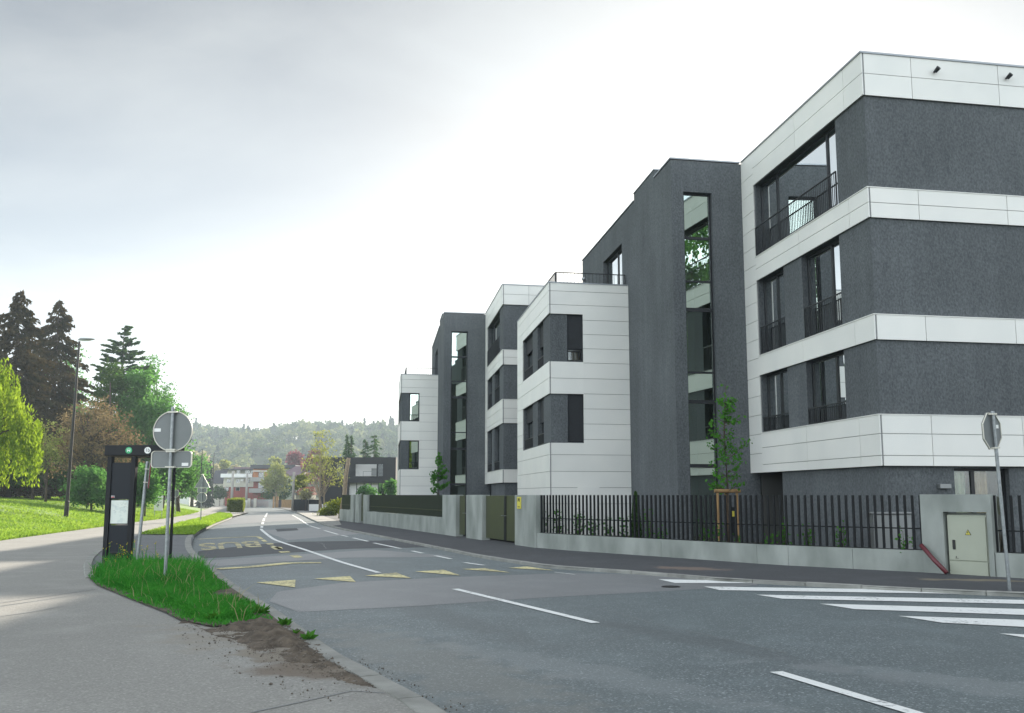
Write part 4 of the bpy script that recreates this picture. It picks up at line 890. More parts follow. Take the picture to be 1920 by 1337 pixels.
# weeping tree with hanging strands
def weeping():
    b = lawn_pt(-62, 44); rg = np.random.default_rng(2); o = empty('weeping_tree', b, 0, 'bright yellow green weeping tree cut by the left edge of the photo', 'tree', LG); P = []; m = MB()
    H = at(0, 650, 44).z - b.z
    for k in range(420):
        a = rg.uniform(0, 6.283); r = 2.75 * math.sqrt(rg.uniform(.02, 1)); z = H * (1 - .5 * (r / 2.75) ** 2.2) * rg.uniform(.78, 1.02) if rg.uniform() < .6 else rg.uniform(.4, .85) * H * (1 - .3 * (r / 2.75) ** 2)
        ln = rg.uniform(.8, 2.4); n = int(ln * 30); s = rg.uniform(0, 1, n)
        P.append(np.stack([r * math.cos(a) + .25 * s * math.cos(a) + rg.normal(0, .07, n), r * math.sin(a) + rg.normal(0, .07, n), z - ln * s], 1))
        if k % 14 == 0: m.tube([(0, 0, H * .3), (r * .5 * math.cos(a), r * .5 * math.sin(a), z * .9), (r * math.cos(a), r * math.sin(a), z)], [.07, .04, .015], 5, cap=False)
    P = np.concatenate(P); P = P[P[:, 2] > 1.1]; A = unit(rg, len(P)) * .6 + np.array([0, 0, -1]); A /= np.linalg.norm(A, axis=1, keepdims=True)
    foliage('crown', P, .2, LM['willow'], rg, o, axis=A, aspect=.36); m.tube([(0, 0, -.3), (.05, 0, H * .35), (0, .1, H * .85)], [.26, .2, .05], 10); m.build('trunk', M['bark'], o, smooth=True)
weeping()
def top_h(x, y, Y, b): return at(x, y, Y).z - b.z
b = lawn_pt(12, 72); conifer('spruce_tree', 'dark brownish spruce at the left edge, partly cut by the frame', b, top_h(-3, 540, 72, b), 4.3, LM['spruce'], 1, droop=.42, jitter=.5, aspect=.42, whorls=62, nb=12, per=115, group=LG, low=.1, size=.34, power=.64, hang=.9)
b = lawn_pt(88, 80); conifer('spruce_tree', 'tall dark brownish spruce standing left of the tallest street lamp', b, top_h(80, 559, 80, b), 4.7, LM['spruce'], 2, droop=.42, jitter=.5, aspect=.42, whorls=66, nb=12, per=115, group=LG, low=.1, size=.34, power=.64, hang=.9)
b = lawn_pt(216, 92); conifer('pine_tree', 'pine with layered horizontal boughs rising above the broad green tree', b, top_h(222, 608, 92, b), 4.2, LM['pine'], 3, droop=-.06, whorls=30, nb=12, per=170, group=LG, low=.25, size=.42, power=.55, hang=.05, jitter=.6, aspect=.4)
b = lawn_pt(265, 82); broadleaf('broad_tree', 'broad bright green tree in front of the layered pine', b, lob(b, 82, (248, 735, 34, 46), (290, 800, 34, 62), (245, 830, 60, 60), (322, 850, 28, 60), (272, 700, 14, 36), (305, 880, 40, 40)), 270, 95, .27, LM['green'], .3, .85, group=LG, seed=4)
b = lawn_pt(205, 80); broadleaf('ivy_tree', 'dark green dense tree left of the broad bright green tree', b, lob(b, 80, (203, 720, 28, 42), (185, 800, 26, 60), (215, 850, 34, 60), (195, 890, 40, 36)), 150, 100, .24, LM['dark'], .22, .75, group=LG, seed=5)
b = lawn_pt(295, 94); broadleaf('airy_tree', 'slender airy light green tree behind the broad green tree', b, lob(b, 94, (284, 700, 18, 38), (300, 760, 30, 44), (332, 805, 18, 44)), 110, 46, .24, LM['green'], .16, .7, group=LG, seed=6, limbs=20)
b = lawn_px(160, 938, 45, 66); broadleaf('bronze_tree', 'rounded bronze budding tree with bare branches behind the lamp post', b, lob(b, b.y, (178, 820, 76, 62), (125, 850, 40, 45), (228, 850, 40, 45), (175, 775, 45, 28)), 300, 34, .15, LM['bronze'], .24, .5, group=LG, limbs=90, seed=7)
b = lawn_px(172, 948, 45, 60); broadleaf('round_shrub', 'rounded green shrub right of the lamp post under the bronze tree', b, lob(b, b.y, (172, 905, 34, 34), (150, 924, 20, 22), (196, 924, 24, 22), (172, 930, 34, 16)), 110, 70, .18, LM['green'], .06, .42, cat='shrub', limbs=8, seed=8)
b = lawn_px(272, 947, 45, 64); broadleaf('round_shrub', 'bright green shrub seen between the totem and the leaning post', b, lob(b, b.y, (268, 905, 24, 36), (285, 922, 18, 22), (262, 928, 20, 16)), 80, 70, .18, LM['green'], .05, .42, cat='shrub', limbs=8, seed=9)
b = lawn_px(60, 934, 45, 70); broadleaf('dark_shrub', 'wide dark shrub mass under the spruces at the left', b, lob(b, b.y, (60, 870, 60, 42), (10, 890, 40, 24), (105, 885, 35, 34)), 170, 60, .2, LM['dark'], .1, .6, cat='shrub', limbs=14, seed=10)
b = lawn_px(85, 940, 45, 62); broadleaf('sapling', 'pale green small tree before the dark shrubs left of the lamp', b, lob(b, b.y, (85, 835, 30, 55), (60, 860, 22, 30)), 60, 34, .15, LM['pale'], .07, .4, limbs=22, seed=12)
b = lawn_pt(128, 96); broadleaf('background_tree', 'green tree top between the tall spruce and the pine', b, lob(b, 96, (128, 690, 22, 45), (150, 740, 22, 50), (135, 800, 40, 60)), 90, 60, .28, LM['green'], .2, .8, group=LG, seed=13)
b = lawn_px(336, 942, 60, 86); broadleaf('park_tree', 'small tree with a thin trunk right of the round sign pole', b, lob(b, b.y, (338, 885, 24, 28), (352, 905, 14, 20)), 46, 60, .2, LM['green'], .16, .55, group=LG, seed=14, limbs=10)
b = lawn_px(303, 943, 60, 88); broadleaf('park_tree', 'small tree with dark trunk behind the leaning post and white board', b, lob(b, b.y, (303, 885, 22, 30), (285, 895, 16, 22)), 46, 60, .2, LM['green'], .16, .55, group=LG, seed=15, limbs=10)
b = lawn_pt(20, 100); broadleaf('background_tree', 'broad green tree behind the spruces at the left edge', b, lob(b, 100, (10, 800, 60, 90), (60, 830, 50, 60)), 90, 55, .3, LM['green'], .25, .9, group=LG, seed=16)
for k, (x, Y, w, h, mt) in enumerate(((-160, 70, 75, 150, 'green'), (-300, 62, 80, 170, 'dark'), (-420, 48, 90, 160, 'green'), (-260, 96, 70, 170, 'green'))):
    b = lawn_pt(x, Y); broadleaf('broad_tree', 'broad park tree standing beyond the left edge of the photo', b, lob(b, Y, (x, 790, w, h * .8), (x + w * .4, 840, w * .8, h * .5)), 120, 60, .3, LM[mt], .25, .9, group='park trees beyond the left edge', seed=30 + k)
for k, (x, Y, w, h, mt) in enumerate(((-60, 118, 60, 90, 'green'), (40, 124, 55, 80, 'dark'), (110, 120, 50, 70, 'green'), (190, 128, 55, 66, 'dark'), (265, 122, 45, 60, 'green'), (330, 132, 34, 46, 'dark'), (360, 140, 24, 36, 'green'))):
    b = lawn_pt(x, Y); broadleaf('woodland_tree', 'leafy tree of the wood behind the park, %s from the left' % 'first second third fourth fifth sixth seventh'.split()[k], b, lob(b, Y, (x, 890 - h * .3, w, h * .7), (x - w * .4, 900, w * .7, 34), (x + w * .4, 905, w * .7, 30)), 90, 42, .42, LM[mt], .2, 1.0, group='wood behind the park', seed=300 + k, limbs=6)
for k, (x, y, h, mt) in enumerate(((-7, -21, 27, 'green'), (-2, -29, 20, 'willow'), (-14, -30, 26, 'green'), (21, -28, 12, 'willow'), (28, -25, 11, 'green'), (14, -30, 10, 'green'))):
    broadleaf('broad_tree', 'leafy tree seen only as a green reflection in the tall stair windows', Vector((x, y, 0)), [(0, 0, h * .58, 4.6, 4.6, h * .4), (1.2, .4, h * .4, 3, 3, h * .28)], 130, 120, .5, LM[mt], .25, 1.2, group='trees reflected in the stair windows', seed=400 + k)
for x, y, Y, r_, lab, sd in ((42, 640, 96, 5.0, 'shorter dark spruce filling the gap between the two tall spruces', 70), (-42, 560, 84, 4.6, 'dark spruce cut off by the left edge, only its right boughs showing', 71)):
    b = lawn_pt(x, Y); conifer('spruce_tree', lab, b, top_h(x, y, Y, b), r_, LM['spruce'], sd, droop=.42, jitter=.5, aspect=.42, whorls=50, nb=12, per=80, group=LG, size=.45, power=.75, hang=.9)
# right-hand and far trees
b = flat_pt(607, 108); m_ = broadleaf('multi_stem_tree', 'airy yellow green tree with several pale stems before the black house', b, lob(b, 108, (605, 845, 22, 44), (585, 880, 24, 30), (625, 890, 20, 36), (566, 905, 14, 16), (640, 870, 12, 12), (600, 815, 10, 16)), 160, 9, .26, LM['larch'], .09, .55, bark='palebark', limbs=60, seed=20, stems=3, trunk_top=6.6)
b = flat_pt(518, 186); broadleaf('golden_tree', 'golden leaved tree with upswept branches before the orange house', b, lob(b, 186, (518, 900, 20, 30), (500, 905, 12, 14), (535, 905, 10, 14), (520, 878, 6, 14)), 120, 22, .42, LM['larch'], .16, .7, limbs=30, seed=21, bark='palebark')
for x, y, hw, lab, s in ((648.5, 814, 10, 'slim dark spruce behind the black house, left of a pair', 1), (656.5, 815, 10, 'slim dark spruce behind the black house, right of a pair', 2)):
    b = flat_pt(x, 142); conifer('spruce_tree', lab, b, top_h(x, y, 142, b), hw * pxm(142) * 1.9, LM['pine'], 40 + s, droop=.35, whorls=26, nb=9, per=22, size=.6, power=.8)
b = flat_pt(683, 148); conifer('conifer_tree', 'broad blue green conifer behind the black house roof, shorter one', b, top_h(683, 822, 148, b), 2.3, LM['pine'], 50, droop=.2, whorls=22, nb=9, per=26, size=.6, power=.6)
b = flat_pt(700, 152); conifer('conifer_tree', 'tall broad blue green conifer behind the black house roof', b, top_h(698, 813, 152, b), 3.0, LM['pine'], 51, droop=.2, whorls=24, nb=10, per=30, size=.6, power=.55)
for x, y, hw, lab, s in ((391.5, 861, 6, 'tallest thin dark conifer beside the distant lamp post', 1), (386.5, 868, 7, 'thin dark conifer left of the tallest one by the distant lamp', 2), (377, 866, 7, 'dark conifer directly behind the triangular sign', 3)):
    b = flat_pt(x, 192); conifer('conifer_tree', lab, b, top_h(x, y, 192, b), hw * pxm(192) * 1.5, LM['hilldark'], 60 + s, droop=.25, whorls=20, nb=8, per=20, size=.7, power=.6)
def blob(name, label, x, y, hw, hh, Y, mt, seed, size=.5, n=60, per=26, tr=.15, cat='tree', lift=None, extra=()):
    b = flat_pt(x, Y); 
    if lift is not None: b.z += lift
    return broadleaf(name, label, b, lob(b, Y, (x, y, hw, hh), *extra), n, per, size, LM[mt], tr, max(.35, hw * pxm(Y) * .3), limbs=10, seed=seed, cat=cat)
blob('dark_bush', 'large dark evergreen bush left of the triangular sign', 362, 905, 14, 28, 180, 'dark', 70, n=70)
blob('blossom_tree', 'cream blossoming tree at the hill foot right of the round sign', 375, 875, 22, 34, 232, 'blossom', 71, .7, 90, extra=((352, 880, 18, 30), (398, 885, 14, 20)))
blob('pale_tree', 'light green tree at the hill foot left of the white house', 418, 888, 15, 28, 236, 'pale', 72, .7, 70)
blob('pale_tree', 'cream green small tree just above the dark roof house', 441, 892, 10, 24, 240, 'blossom', 73, .7, 50)
blob('light_tree', 'light green tree rising behind the orange house roof', 514, 885, 14, 34, 245, 'pale', 74, .7, 70, extra=((527, 890, 10, 22),))
blob('purple_tree', 'purple leaved tree behind the orange house', 556, 878, 19, 34, 236, 'purple', 75, .7, 90)
blob('purple_tree', 'reddish purple tree half hidden behind the multi stemmed tree', 588, 875, 16, 32, 200, 'purple', 76, .6, 70)
blob('red_tree', 'red leaved tree between the black house and the white block', 744, 893, 8, 26, 150, 'redleaf', 77, .4, 50)
blob('dark_shrub', 'dark green shrubs at the foot of the white house', 412, 924, 15, 11, 205, 'dark', 78, .45, 60, tr=.05, cat='shrub')
blob('dark_shrub', 'dark green shrub under the golden leaved tree', 515, 926, 26, 11, 190, 'dark', 79, .4, 70, tr=.05, cat='shrub', extra=((540, 915, 10, 16),))
blob('garden_shrub', 'leafy green shrub right of the black house glazing', 733, 917, 11, 17, 108, 'green', 80, .3, 60, tr=.04, cat='shrub')
blob('garden_shrub', 'small green shrub at the glass front of the black house', 690, 921, 18, 8, 112, 'green', 81, .25, 40, tr=.03, cat='shrub')
blob('wild_shrub', 'sunlit yellow green shrub at the end of the concrete wall', 622, 955, 13, 13, 84, 'hedge', 82, .2, 80, 30, .03, 'shrub', extra=((608, 962, 14, 6), (632, 948, 7, 14)))
blob('white_shrub', 'white flowering shrub by the red tiled roof', 573, 926, 9, 10, 119, 'blossom', 83, .28, 50, 24, .04, 'shrub')
blob('green_shrub', 'bright green shrub behind the tiny no parking sign', 565, 905, 14, 16, 128, 'hedge', 84, .32, 50, 26, .05, 'shrub')
# hedges
def hedge(label, line, w, h, seed):
    rg = np.random.default_rng(seed); o = empty('hedge', (line[0].x, line[0].y, gz(line[0].y)), 0, label, 'hedge'); m = MB(); P = []
    for i in range(len(line) - 1):
        a, b = line[i], line[i + 1]; d = (b - a); n_ = Vector((-d.y, d.x)).normalized() * w / 2; L_ = d.length; k = int(L_ * 260 * max(.3, min(1, 120 / a.y)))
        za, zb = gz(a.y), gz(b.y)
        m.add([(*(a - n_ * .7 - line[0]), za - gz(line[0].y)), (*(b - n_ * .7 - line[0]), zb - gz(line[0].y)), (*(b + n_ * .7 - line[0]), zb - gz(line[0].y)), (*(a + n_ * .7 - line[0]), za - gz(line[0].y)), (*(a - n_ * .7 - line[0]), za - gz(line[0].y) + h * .85), (*(b - n_ * .7 - line[0]), zb - gz(line[0].y) + h * .85), (*(b + n_ * .7 - line[0]), zb - gz(line[0].y) + h * .85), (*(a + n_ * .7 - line[0]), za - gz(line[0].y) + h * .85)], [(0, 1, 5, 4), (1, 2, 6, 5), (2, 3, 7, 6), (3, 0, 4, 7), (4, 5, 6, 7)])
        t = rg.uniform(-.01, 1.01, k); s = rg.uniform(-1, 1, k); zz = rg.uniform(.05, 1, k); f = rg.integers(0, 3, k); s = np.where(f == 0, -1, np.where(f == 1, 1, s)); zz = np.where(f == 2, 1, zz)
        if i == 0: e_ = rg.uniform(size=k) < .4; t = np.where(e_, -.01, t); s = np.where(e_, rg.uniform(-1, 1, k), s); zz = np.where(e_, rg.uniform(.05, 1, k), zz)
        P.append(np.stack([a.x + d.x * t + n_.x * s - line[0].x, a.y + d.y * t + n_.y * s - line[0].y, zz * h + (za - gz(line[0].y))], 1) + rg.normal(0, .06, (k, 3)))
    foliage('leaves', np.concatenate(P), .16, LM['hedge'], rg, o); m.build('core', M['farland'], o); return o
hedge('clipped green hedge between path and road, its near end shaded', [gr(441, 961.5).xy, gr(447, 955).xy, gr(450, 951).xy], 1.5, 1.35, 3)
hedge('long clipped hedge running behind the path bend', [gr(445, 949).xy + Vector((-1, 0)), gr(425, 946).xy, gr(397, 945.5).xy], 1.3, 1.3, 4)
# young street trees in the garden
def young_tree(label, x, Y, ytop, hw, seed, nl=9, stake=False):
    b = at(x, 940, Y); b.z = .12; rg = np.random.default_rng(seed); o = empty('young_tree', b, 0, label, 'tree'); k = pxm(Y); H = at(x, ytop, Y).z - b.z; W_ = hw * k; m = MB(); P = []
    tp = [Vector((0, 0, -.1)), Vector((.02, 0, H * .35)), Vector((-.03, .02, H * .7)), Vector((.04, 0, H))]; m.tube(tp, [.045, .036, .022, .006], 8)
    for i in range(int(nl * 5)):
        t = rg.uniform(.34, .97) ; z = H * t; a = rg.uniform(0, 6.283); L_ = W_ * (1.15 - .75 * (t - .36) / .6) * rg.uniform(.35, 1.1); e = Vector((math.cos(a) * L_, math.sin(a) * L_, z + L_ * rg.uniform(.25, .9)))
        s_ = Vector((0, 0, z)); m.tube([s_, s_.lerp(e, .5) + Vector((0, 0, -.03)), e], [.011, .008, .003], 5, cap=False)
        n = int(24 * L_ / W_ + 5); u = np.sqrt(rg.uniform(.05, 1, n)); P.append(np.array(s_) + (np.array(e) - np.array(s_)) * u[:, None] + rg.normal(0, .085 * min(1.4, W_), (n, 3)))
    n = 50; u = rg.uniform(.5, 1, n); P.append(np.stack([rg.normal(0, .06, n), rg.normal(0, .06, n), H * u], 1))
    foliage('crown', np.concatenate(P), .105 if Y < 40 else .14, LM['young'], rg, o, aspect=.6); m.build('trunk', M['bark'], o, smooth=True); return o
young_tree('young tree with fresh green leaves tied to wooden stakes before the stair window', 1364, 27, 722, 46, 1, 9)
young_tree('slim young tree with fresh green leaves before the far building', 822, 52, 848, 19, 2, 8)
b = at(1364, 940, 27); b.z = .1; o = empty('tree_stake_frame', b, R(8), 'wooden stake frame with a round crossbar holding the young tree', 'tree stakes'); k = pxm(27); ct = at(1364, 920.5, 27).z - b.z
for x, y in ((-.27, 0), (.27, 0), (.08, .35)): m = MB(); m.tube([(x, y, -.2), (x, y, ct - .02)], .035, 10); m.build('stake', M['wood'], o)
m = MB(); m.tube([(-.36, -.02, ct), (.36, -.02, ct)], .05, 12); m.build('crossbar', M['wood'], o)
def garden_plant(x, Y, ytop, hw, label, seed, nm='climbing_plant', mt='young', cat='plant', cone=False):
    b = at(x, 940, Y); b.z = .12; rg = np.random.default_rng(seed); o = empty(nm, b, 0, label, cat); k = pxm(Y); H = at(x, ytop, Y).z - b.z; m = MB(); P = []
    if cone:
        n = 2600; t = rg.uniform(0, 1, n); r = hw * k * (1 - t) ** .55 * np.sqrt(rg.uniform(.2, 1, n)); a = rg.uniform(0, 6.28, n); P = [np.stack([r * np.cos(a), r * np.sin(a), .05 + H * t], 1)]; m.tube([(0, 0, 0), (0, 0, H * .8)], .02, 6)
    else:
        for i in range(5):
            a = rg.normal(0, hw * k * .5, 2); h = H * rg.uniform(.55, 1); m.tube([(a[0] * .3, a[1] * .3, 0), (a[0], a[1], h)], [.008, .004], 5, cap=False); n = int(34 * h); u = rg.uniform(.1, 1, n) ** .8
            P.append(np.stack([a[0] * u, a[1] * u, h * u], 1) + rg.normal(0, .06 + .1 * hw * k * .5, (n, 3)))
    foliage('leaves', np.concatenate(P), .075 if not cone else .06, LM[mt], rg, o, aspect=.7); m.build('stem', M['bark'], o); return o
for i, (x, Y, yt, hw, lab) in enumerate(((1018, 31.5, 955, 10, 'leafy climber behind the left end of the black fence'), (1048, 30.5, 950, 12, 'leafy climber behind the black fence before the white block corner'), (1080, 30, 955, 12, 'climber behind the black fence left of the cypress, under the meter door'), (1112, 29.5, 952, 9, 'tall thin climber behind the fence in the middle of the white block'), (1140, 29, 965, 12, 'low leafy plant behind the fence near the right edge of the white block'),
        (1168, 28.5, 958, 9, 'climber directly left of the dark cypress'), (1218, 27.5, 958, 12, 'leafy plant directly right of the dark cypress'), (1240, 27, 985, 10, 'small leafy plant behind the fence below the tower corner'), (1318, 25.5, 970, 11, 'leafy plant behind the fence below the stair window'), (1346, 25.3, 975, 8, 'climber winding up the left wooden stake'), (1385, 25, 1000, 8, 'small plant right of the wooden stakes'), (1445, 24, 990, 14, 'sprawling climber behind the fence before the dark passage'), (1470, 23.5, 972, 8, 'upright climber behind the fence right of the dark passage'), (1510, 23, 975, 12, 'sprawling plant behind the fence right of the passage'), (1575, 22.3, 980, 10, 'thin plant behind the fence left of the pale box'), (1690, 21.3, 990, 8, 'thin climber in front of the pale grey box'))):
    garden_plant(x, Y, yt, hw, lab, 100 + i)
garden_plant(1192, 28.2, 925, 13, 'slim dark cypress behind the black fence at the tower foot', 99, 'cypress', 'dark', 'tree', True)
# grass
def blades(name, pts, hmin, hmax, mat, seed, wid=.012, lean=.5, label=None):
    rg = np.random.default_rng(seed); n = len(pts); P = np.asarray(pts); h = rg.uniform(hmin, hmax, n) * rg.uniform(.6, 1, n); a = rg.uniform(0, 6.283, n); l = rg.normal(0, lean, (n, 2)) * h[:, None]
    w = np.stack([np.cos(a), np.sin(a), np.zeros(n)], 1) * wid * rg.uniform(.7, 1.4, n)[:, None]; md = P + np.stack([l[:, 0] * .35, l[:, 1] * .35, h * .6], 1); tp = P + np.stack([l[:, 0], l[:, 1], h * .97], 1)
    V = np.stack([P - w, P + w, md + w * .8, md - w * .8, tp + w * .08, tp - w * .08], 1).reshape(-1, 3); b6 = np.arange(n)[:, None] * 6; o = link(bpy.data.objects.new(name, mesh_np(name, V, np.concatenate([b6 + np.array([[0, 1, 2, 3]]), b6 + np.array([[3, 2, 4, 5]])]), mat))); return tag(o, label, 'grass', None, 'stuff')
def in_poly(poly, n, rg):
    Z = np.array([(p[0], p[1]) for p in poly]); out = []
    while sum(map(len, out)) < n:
        q = rg.uniform(Z.min(0), Z.max(0), (n, 2)); ins = np.zeros(n, bool)
        for i in range(len(Z)):
            a, b = Z[i], Z[(i + 1) % len(Z)]; ins ^= ((a[1] > q[:, 1]) != (b[1] > q[:, 1])) & (q[:, 0] < (b[0] - a[0]) * (q[:, 1] - a[1]) / (b[1] - a[1] + 1e-12) + a[0])
        out.append(q[ins])
    return np.concatenate(out)[:n]
rg = np.random.default_rng(8)
q = in_poly(ISLAND, 80000, rg); den = np.sin(q[:, 0] * 3.1 + 1) + np.sin(q[:, 1] * 2.3) + np.sin(q[:, 0] * 7 + q[:, 1] * 5) * .6
bare = gr(455, 1112, .14); keep = (den + rg.normal(0, .8, len(q)) > -1.1) & (((q[:, 0] - bare.x) / .55) ** 2 + ((q[:, 1] - bare.y) / 1.3) ** 2 > rg.uniform(.5, 1.1, len(q))); q = q[keep]
Zp = np.array([(p[0], p[1]) for p in ISLAND]); ed = np.full(len(q), 9.0)
for i in range(len(Zp)):
    a, b_ = Zp[i], Zp[(i + 1) % len(Zp)]; e = b_ - a; t = np.clip(((q - a) @ e) / (e @ e), 0, 1); ed = np.minimum(ed, np.hypot(*(q - a - t[:, None] * e).T))
ed = ed + .12 * np.sin(q[:, 0] * 9) * np.sin(q[:, 1] * 7); keep = rg.uniform(size=len(q)) < np.clip(ed / .4, .1, 1); q = q[keep]; ed = ed[keep]
for nm, lo_, hi_, h0, h1, sd in (('short_grass', -1, .3, .03, .10, 1), ('island_grass', .3, 9, .06, .19, 3)):
    k_ = (ed >= lo_) & (ed < hi_); blades(nm, np.c_[q[k_], np.full(k_.sum(), .135)], h0, h1 * .85, LM['grass'], sd, .0075, .8, 'short trodden grass along the rim of the grass island' if sd == 1 else 'thick green grass on the island around the sign pole')
dry = q[rg.uniform(size=len(q)) < .008]; blades('dry_stalks', np.c_[dry, np.full(len(dry), .13)], .1, .42, LM['straw'], 6, .004, .45, 'thin dry stalks and seed heads among the island grass')
tall = in_poly(px((170, 1078), (240, 1110), (330, 1100), (400, 1085), (374, 1060), (250, 1058), (200, 1058), z=.13), 2600, rg); blades('tall_grass', np.c_[tall, np.full(len(tall), .13)], .15, .36, LM['grass'], 2, .007, .5, 'longer unmown grass at the foot of the totem and sign posts')
wd = in_poly(px((190, 1085), (290, 1085), (300, 1062), (200, 1062), z=.13), 34, rg); hgt = rg.uniform(.3, .65, 34)
m = MB(); P = []
for (x, y), h in zip(wd, hgt):
    dx, dy = rg.normal(0, .06, 2); m.tube([(x, y, .1), (x + dx * .4, y + dy * .4, .1 + h * .6), (x + dx, y + dy, .1 + h)], [.005, .004, .003], 4, cap=False); P.append(np.array([x + dx, y + dy, .1 + h]) + rg.normal(0, .018, (5, 3)))
wo_ = empty('flowering_weeds', (0, 0, 0), 0, 'tall thin weeds with tiny yellow flowers at the totem foot', 'weeds'); wo_['kind'] = 'stuff'; foliage('flower', np.concatenate(P), .022, LM['weed'], rg, wo_, aspect=.9); m.build('stem', LM['grass'], wo_)
# broad leaved weeds along the kerb and on the bare soil
def rosette(x, y, n, s, seed):
    rg = np.random.default_rng(seed); c = gr(x, y, .14); a = rg.uniform(0, 6.28, n); A = np.stack([np.cos(a), np.sin(a), rg.uniform(.15, .9, n)], 1); A /= np.linalg.norm(A, axis=1, keepdims=True); s = s * .6; n = int(n * 1.5); a = rg.uniform(0, 6.28, n); A = np.stack([np.cos(a), np.sin(a), rg.uniform(.15, 1.1, n)], 1); A /= np.linalg.norm(A, axis=1, keepdims=True); L_ = s * rg.uniform(.4, 1.3, n)
    o = empty('broad_leaf_weed', c, 0, None, 'weed', 'broad leaved weeds by the kerb'); V, F = leaf_quads(A * L_[:, None] / 2, s * .8, rg, aspect=.38, axis=A, vary=.4); link(bpy.data.objects.new('leaves', mesh_np('leaves', V, F, LM['young'])), o); return o
for i, (x, y, n, s, lab) in enumerate(((535, 1172, 26, .22, 'broad leaved weed at the grass tip beside the kerb'), (576, 1198, 22, .2, 'small broad leaved weed on the bare soil against the kerb'), (400, 1163, 30, .24, 'broad leaved weed at the lower edge of the grass island'), (372, 1150, 24, .22, 'dock plant at the lower left edge of the grass island'), (490, 1150, 30, .26, 'dark broad leaved weed near the right tip of the island'), (466, 1148, 26, .24, 'spreading weed in the lower right grass'), (556, 1188, 10, .12, 'tiny weed seedling between grass tip and kerb'), (420, 1143, 26, .24, 'broad leaved weed in the middle of the lower grass'), (345, 1128, 22, .22, 'dock leaves in the grass below the sign pole'))):
    tag(rosette(x, y, n, s, 200 + i), lab)
# pebbles and clods
rg = np.random.default_rng(21); V = []; F = []; ico = [(0, 0, 1), (.9, 0, .2), (.28, .85, .2), (-.72, .53, .2), (-.72, -.53, .2), (.28, -.85, .2), (0, 0, -.4)]; fi = [(0, 1, 2), (0, 2, 3), (0, 3, 4), (0, 4, 5), (0, 5, 1), (6, 2, 1), (6, 3, 2), (6, 4, 3), (6, 5, 4), (6, 1, 5)]
src = in_poly(px((340, 1160), (560, 1190), (700, 1300), (600, 1320), (420, 1260), (330, 1190), z=.12), 520, rg); s2 = in_poly(px((380, 1165), (540, 1175), (690, 1290), (560, 1268), (420, 1205), z=.12), 1300, rg); s3 = in_poly(px((640, 1235), (820, 1337), (900, 1337), (680, 1235), z=0), 150, rg)
for arr, z in ((src, .124), (s2, .15), (s3, .002)):
    for (x, y) in arr:
        s = .003 + rg.gamma(1.0, .0036); r = rg.uniform(.6, 1.2, 3); a = rg.uniform(0, 6.28); n = len(V)
        for v in ico: V.append((x + s * (v[0] * r[0] * math.cos(a) - v[1] * r[1] * math.sin(a)), y + s * (v[0] * r[0] * math.sin(a) + v[1] * r[1] * math.cos(a)), z + s * v[2] * r[2]))
        F += [tuple(i + n for i in f) for f in fi]
tag(link(bpy.data.objects.new('pebbles', mesh_np('pebbles', np.array(V), np.array(F), material('pebble', (.2, .17, .14), .9, var=.6, scale=30)))), 'scattered pebbles and clods around the bare soil', 'pebbles', None, 'stuff')
# lawn and verge grass
q = []; rg = np.random.default_rng(31)
for i in range(2, len(LAWN_LINE) - 3):
    a, b = LAWN_LINE[i], LAWN_LINE[i + 1]; n_ = LAWN_N[i].normalized(); L_ = (b - a).length; n = int(L_ * 2600 * min(1, (45 / max(30, a.y)) ** 2))
    t = rg.uniform(0, 1, n); s = rg.uniform(0, 1, n) ** 1.5 * 24; zz = np.array([gz(a.y) + lawn_z(v) for v in s]); q.append(np.stack([a.x + (b.x - a.x) * t + n_.x * s, a.y + (b.y - a.y) * t + n_.y * s, zz + .02], 1))
q = np.concatenate(q); q = q[q[:, 1] < 105]
blades('lawn_grass', q, .05, .16, LM['meadow'], 4, .022, .7, 'sunlit green lawn grass rising beyond the path at the left')
q = in_poly(VERGE, 16000, rg); blades('verge_grass', np.c_[q, np.array([gz(y) for y in q[:, 1]]) + .14], .06, .16, LM['meadow'], 5, .02, .6, 'sunlit green verge grass wedge between path and bus bay')
# ------------------------------------------------------------------ houses in the distance
def pbox(name, mat, par, Y, x0, x1, y0, y1, d0, d1, zb=None, **k):
    a = at(x0, (y0 + y1) / 2, Y); c = at(x1, (y0 + y1) / 2, Y); zt = at(x0, y0, Y).z; z0 = at(x0, y1, Y).z if zb is None else zb
    m = MB(); m.box(a.x, c.x, Y + d0, Y + d1, z0, zt); return m.build(name, M.get(mat, mat) if isinstance(mat, str) else mat, par, **k)
HM = dict(black=material('black timber', (.012, .013, .016), .7, var=.4, scale=2, stretch=(3, 1, .3)), cream=material('cream render', (.52, .50, .42), .9, var=.1, scale=.6), orange=material('orange render', (.42, .16, .06), .9, var=.15, scale=.7), redr=material('red render', (.30, .07, .05), .9, var=.25, scale=.7),
    grey=material('grey balcony', (.36, .35, .33), .9, var=.15, scale=.6), roofd=material('dark roof', (.045, .045, .055), .8, var=.3, scale=2), roofp=material('purple grey roof', (.18, .12, .14), .85, var=.3, scale=3, stretch=(.3, 1, 6)), tile=material('red tiles', (.33, .09, .06), .85, var=.5, scale=5, stretch=(.2, 1, 6)), sage=material('sage render', (.33, .36, .28), .9, var=.1, scale=.5), whitew=material('white render', (.72, .72, .7), .85))
M.update({'h_' + k: v for k, v in HM.items()}); M['paneglass'] = glassmat('house glass', .1, (.3, .33, .35))
Y = 120; G = gz(Y) - .1
o = empty('black_house', (0, 0, 0), 0, 'black timber flat roofed house with a wide bright loggia opening', 'house')
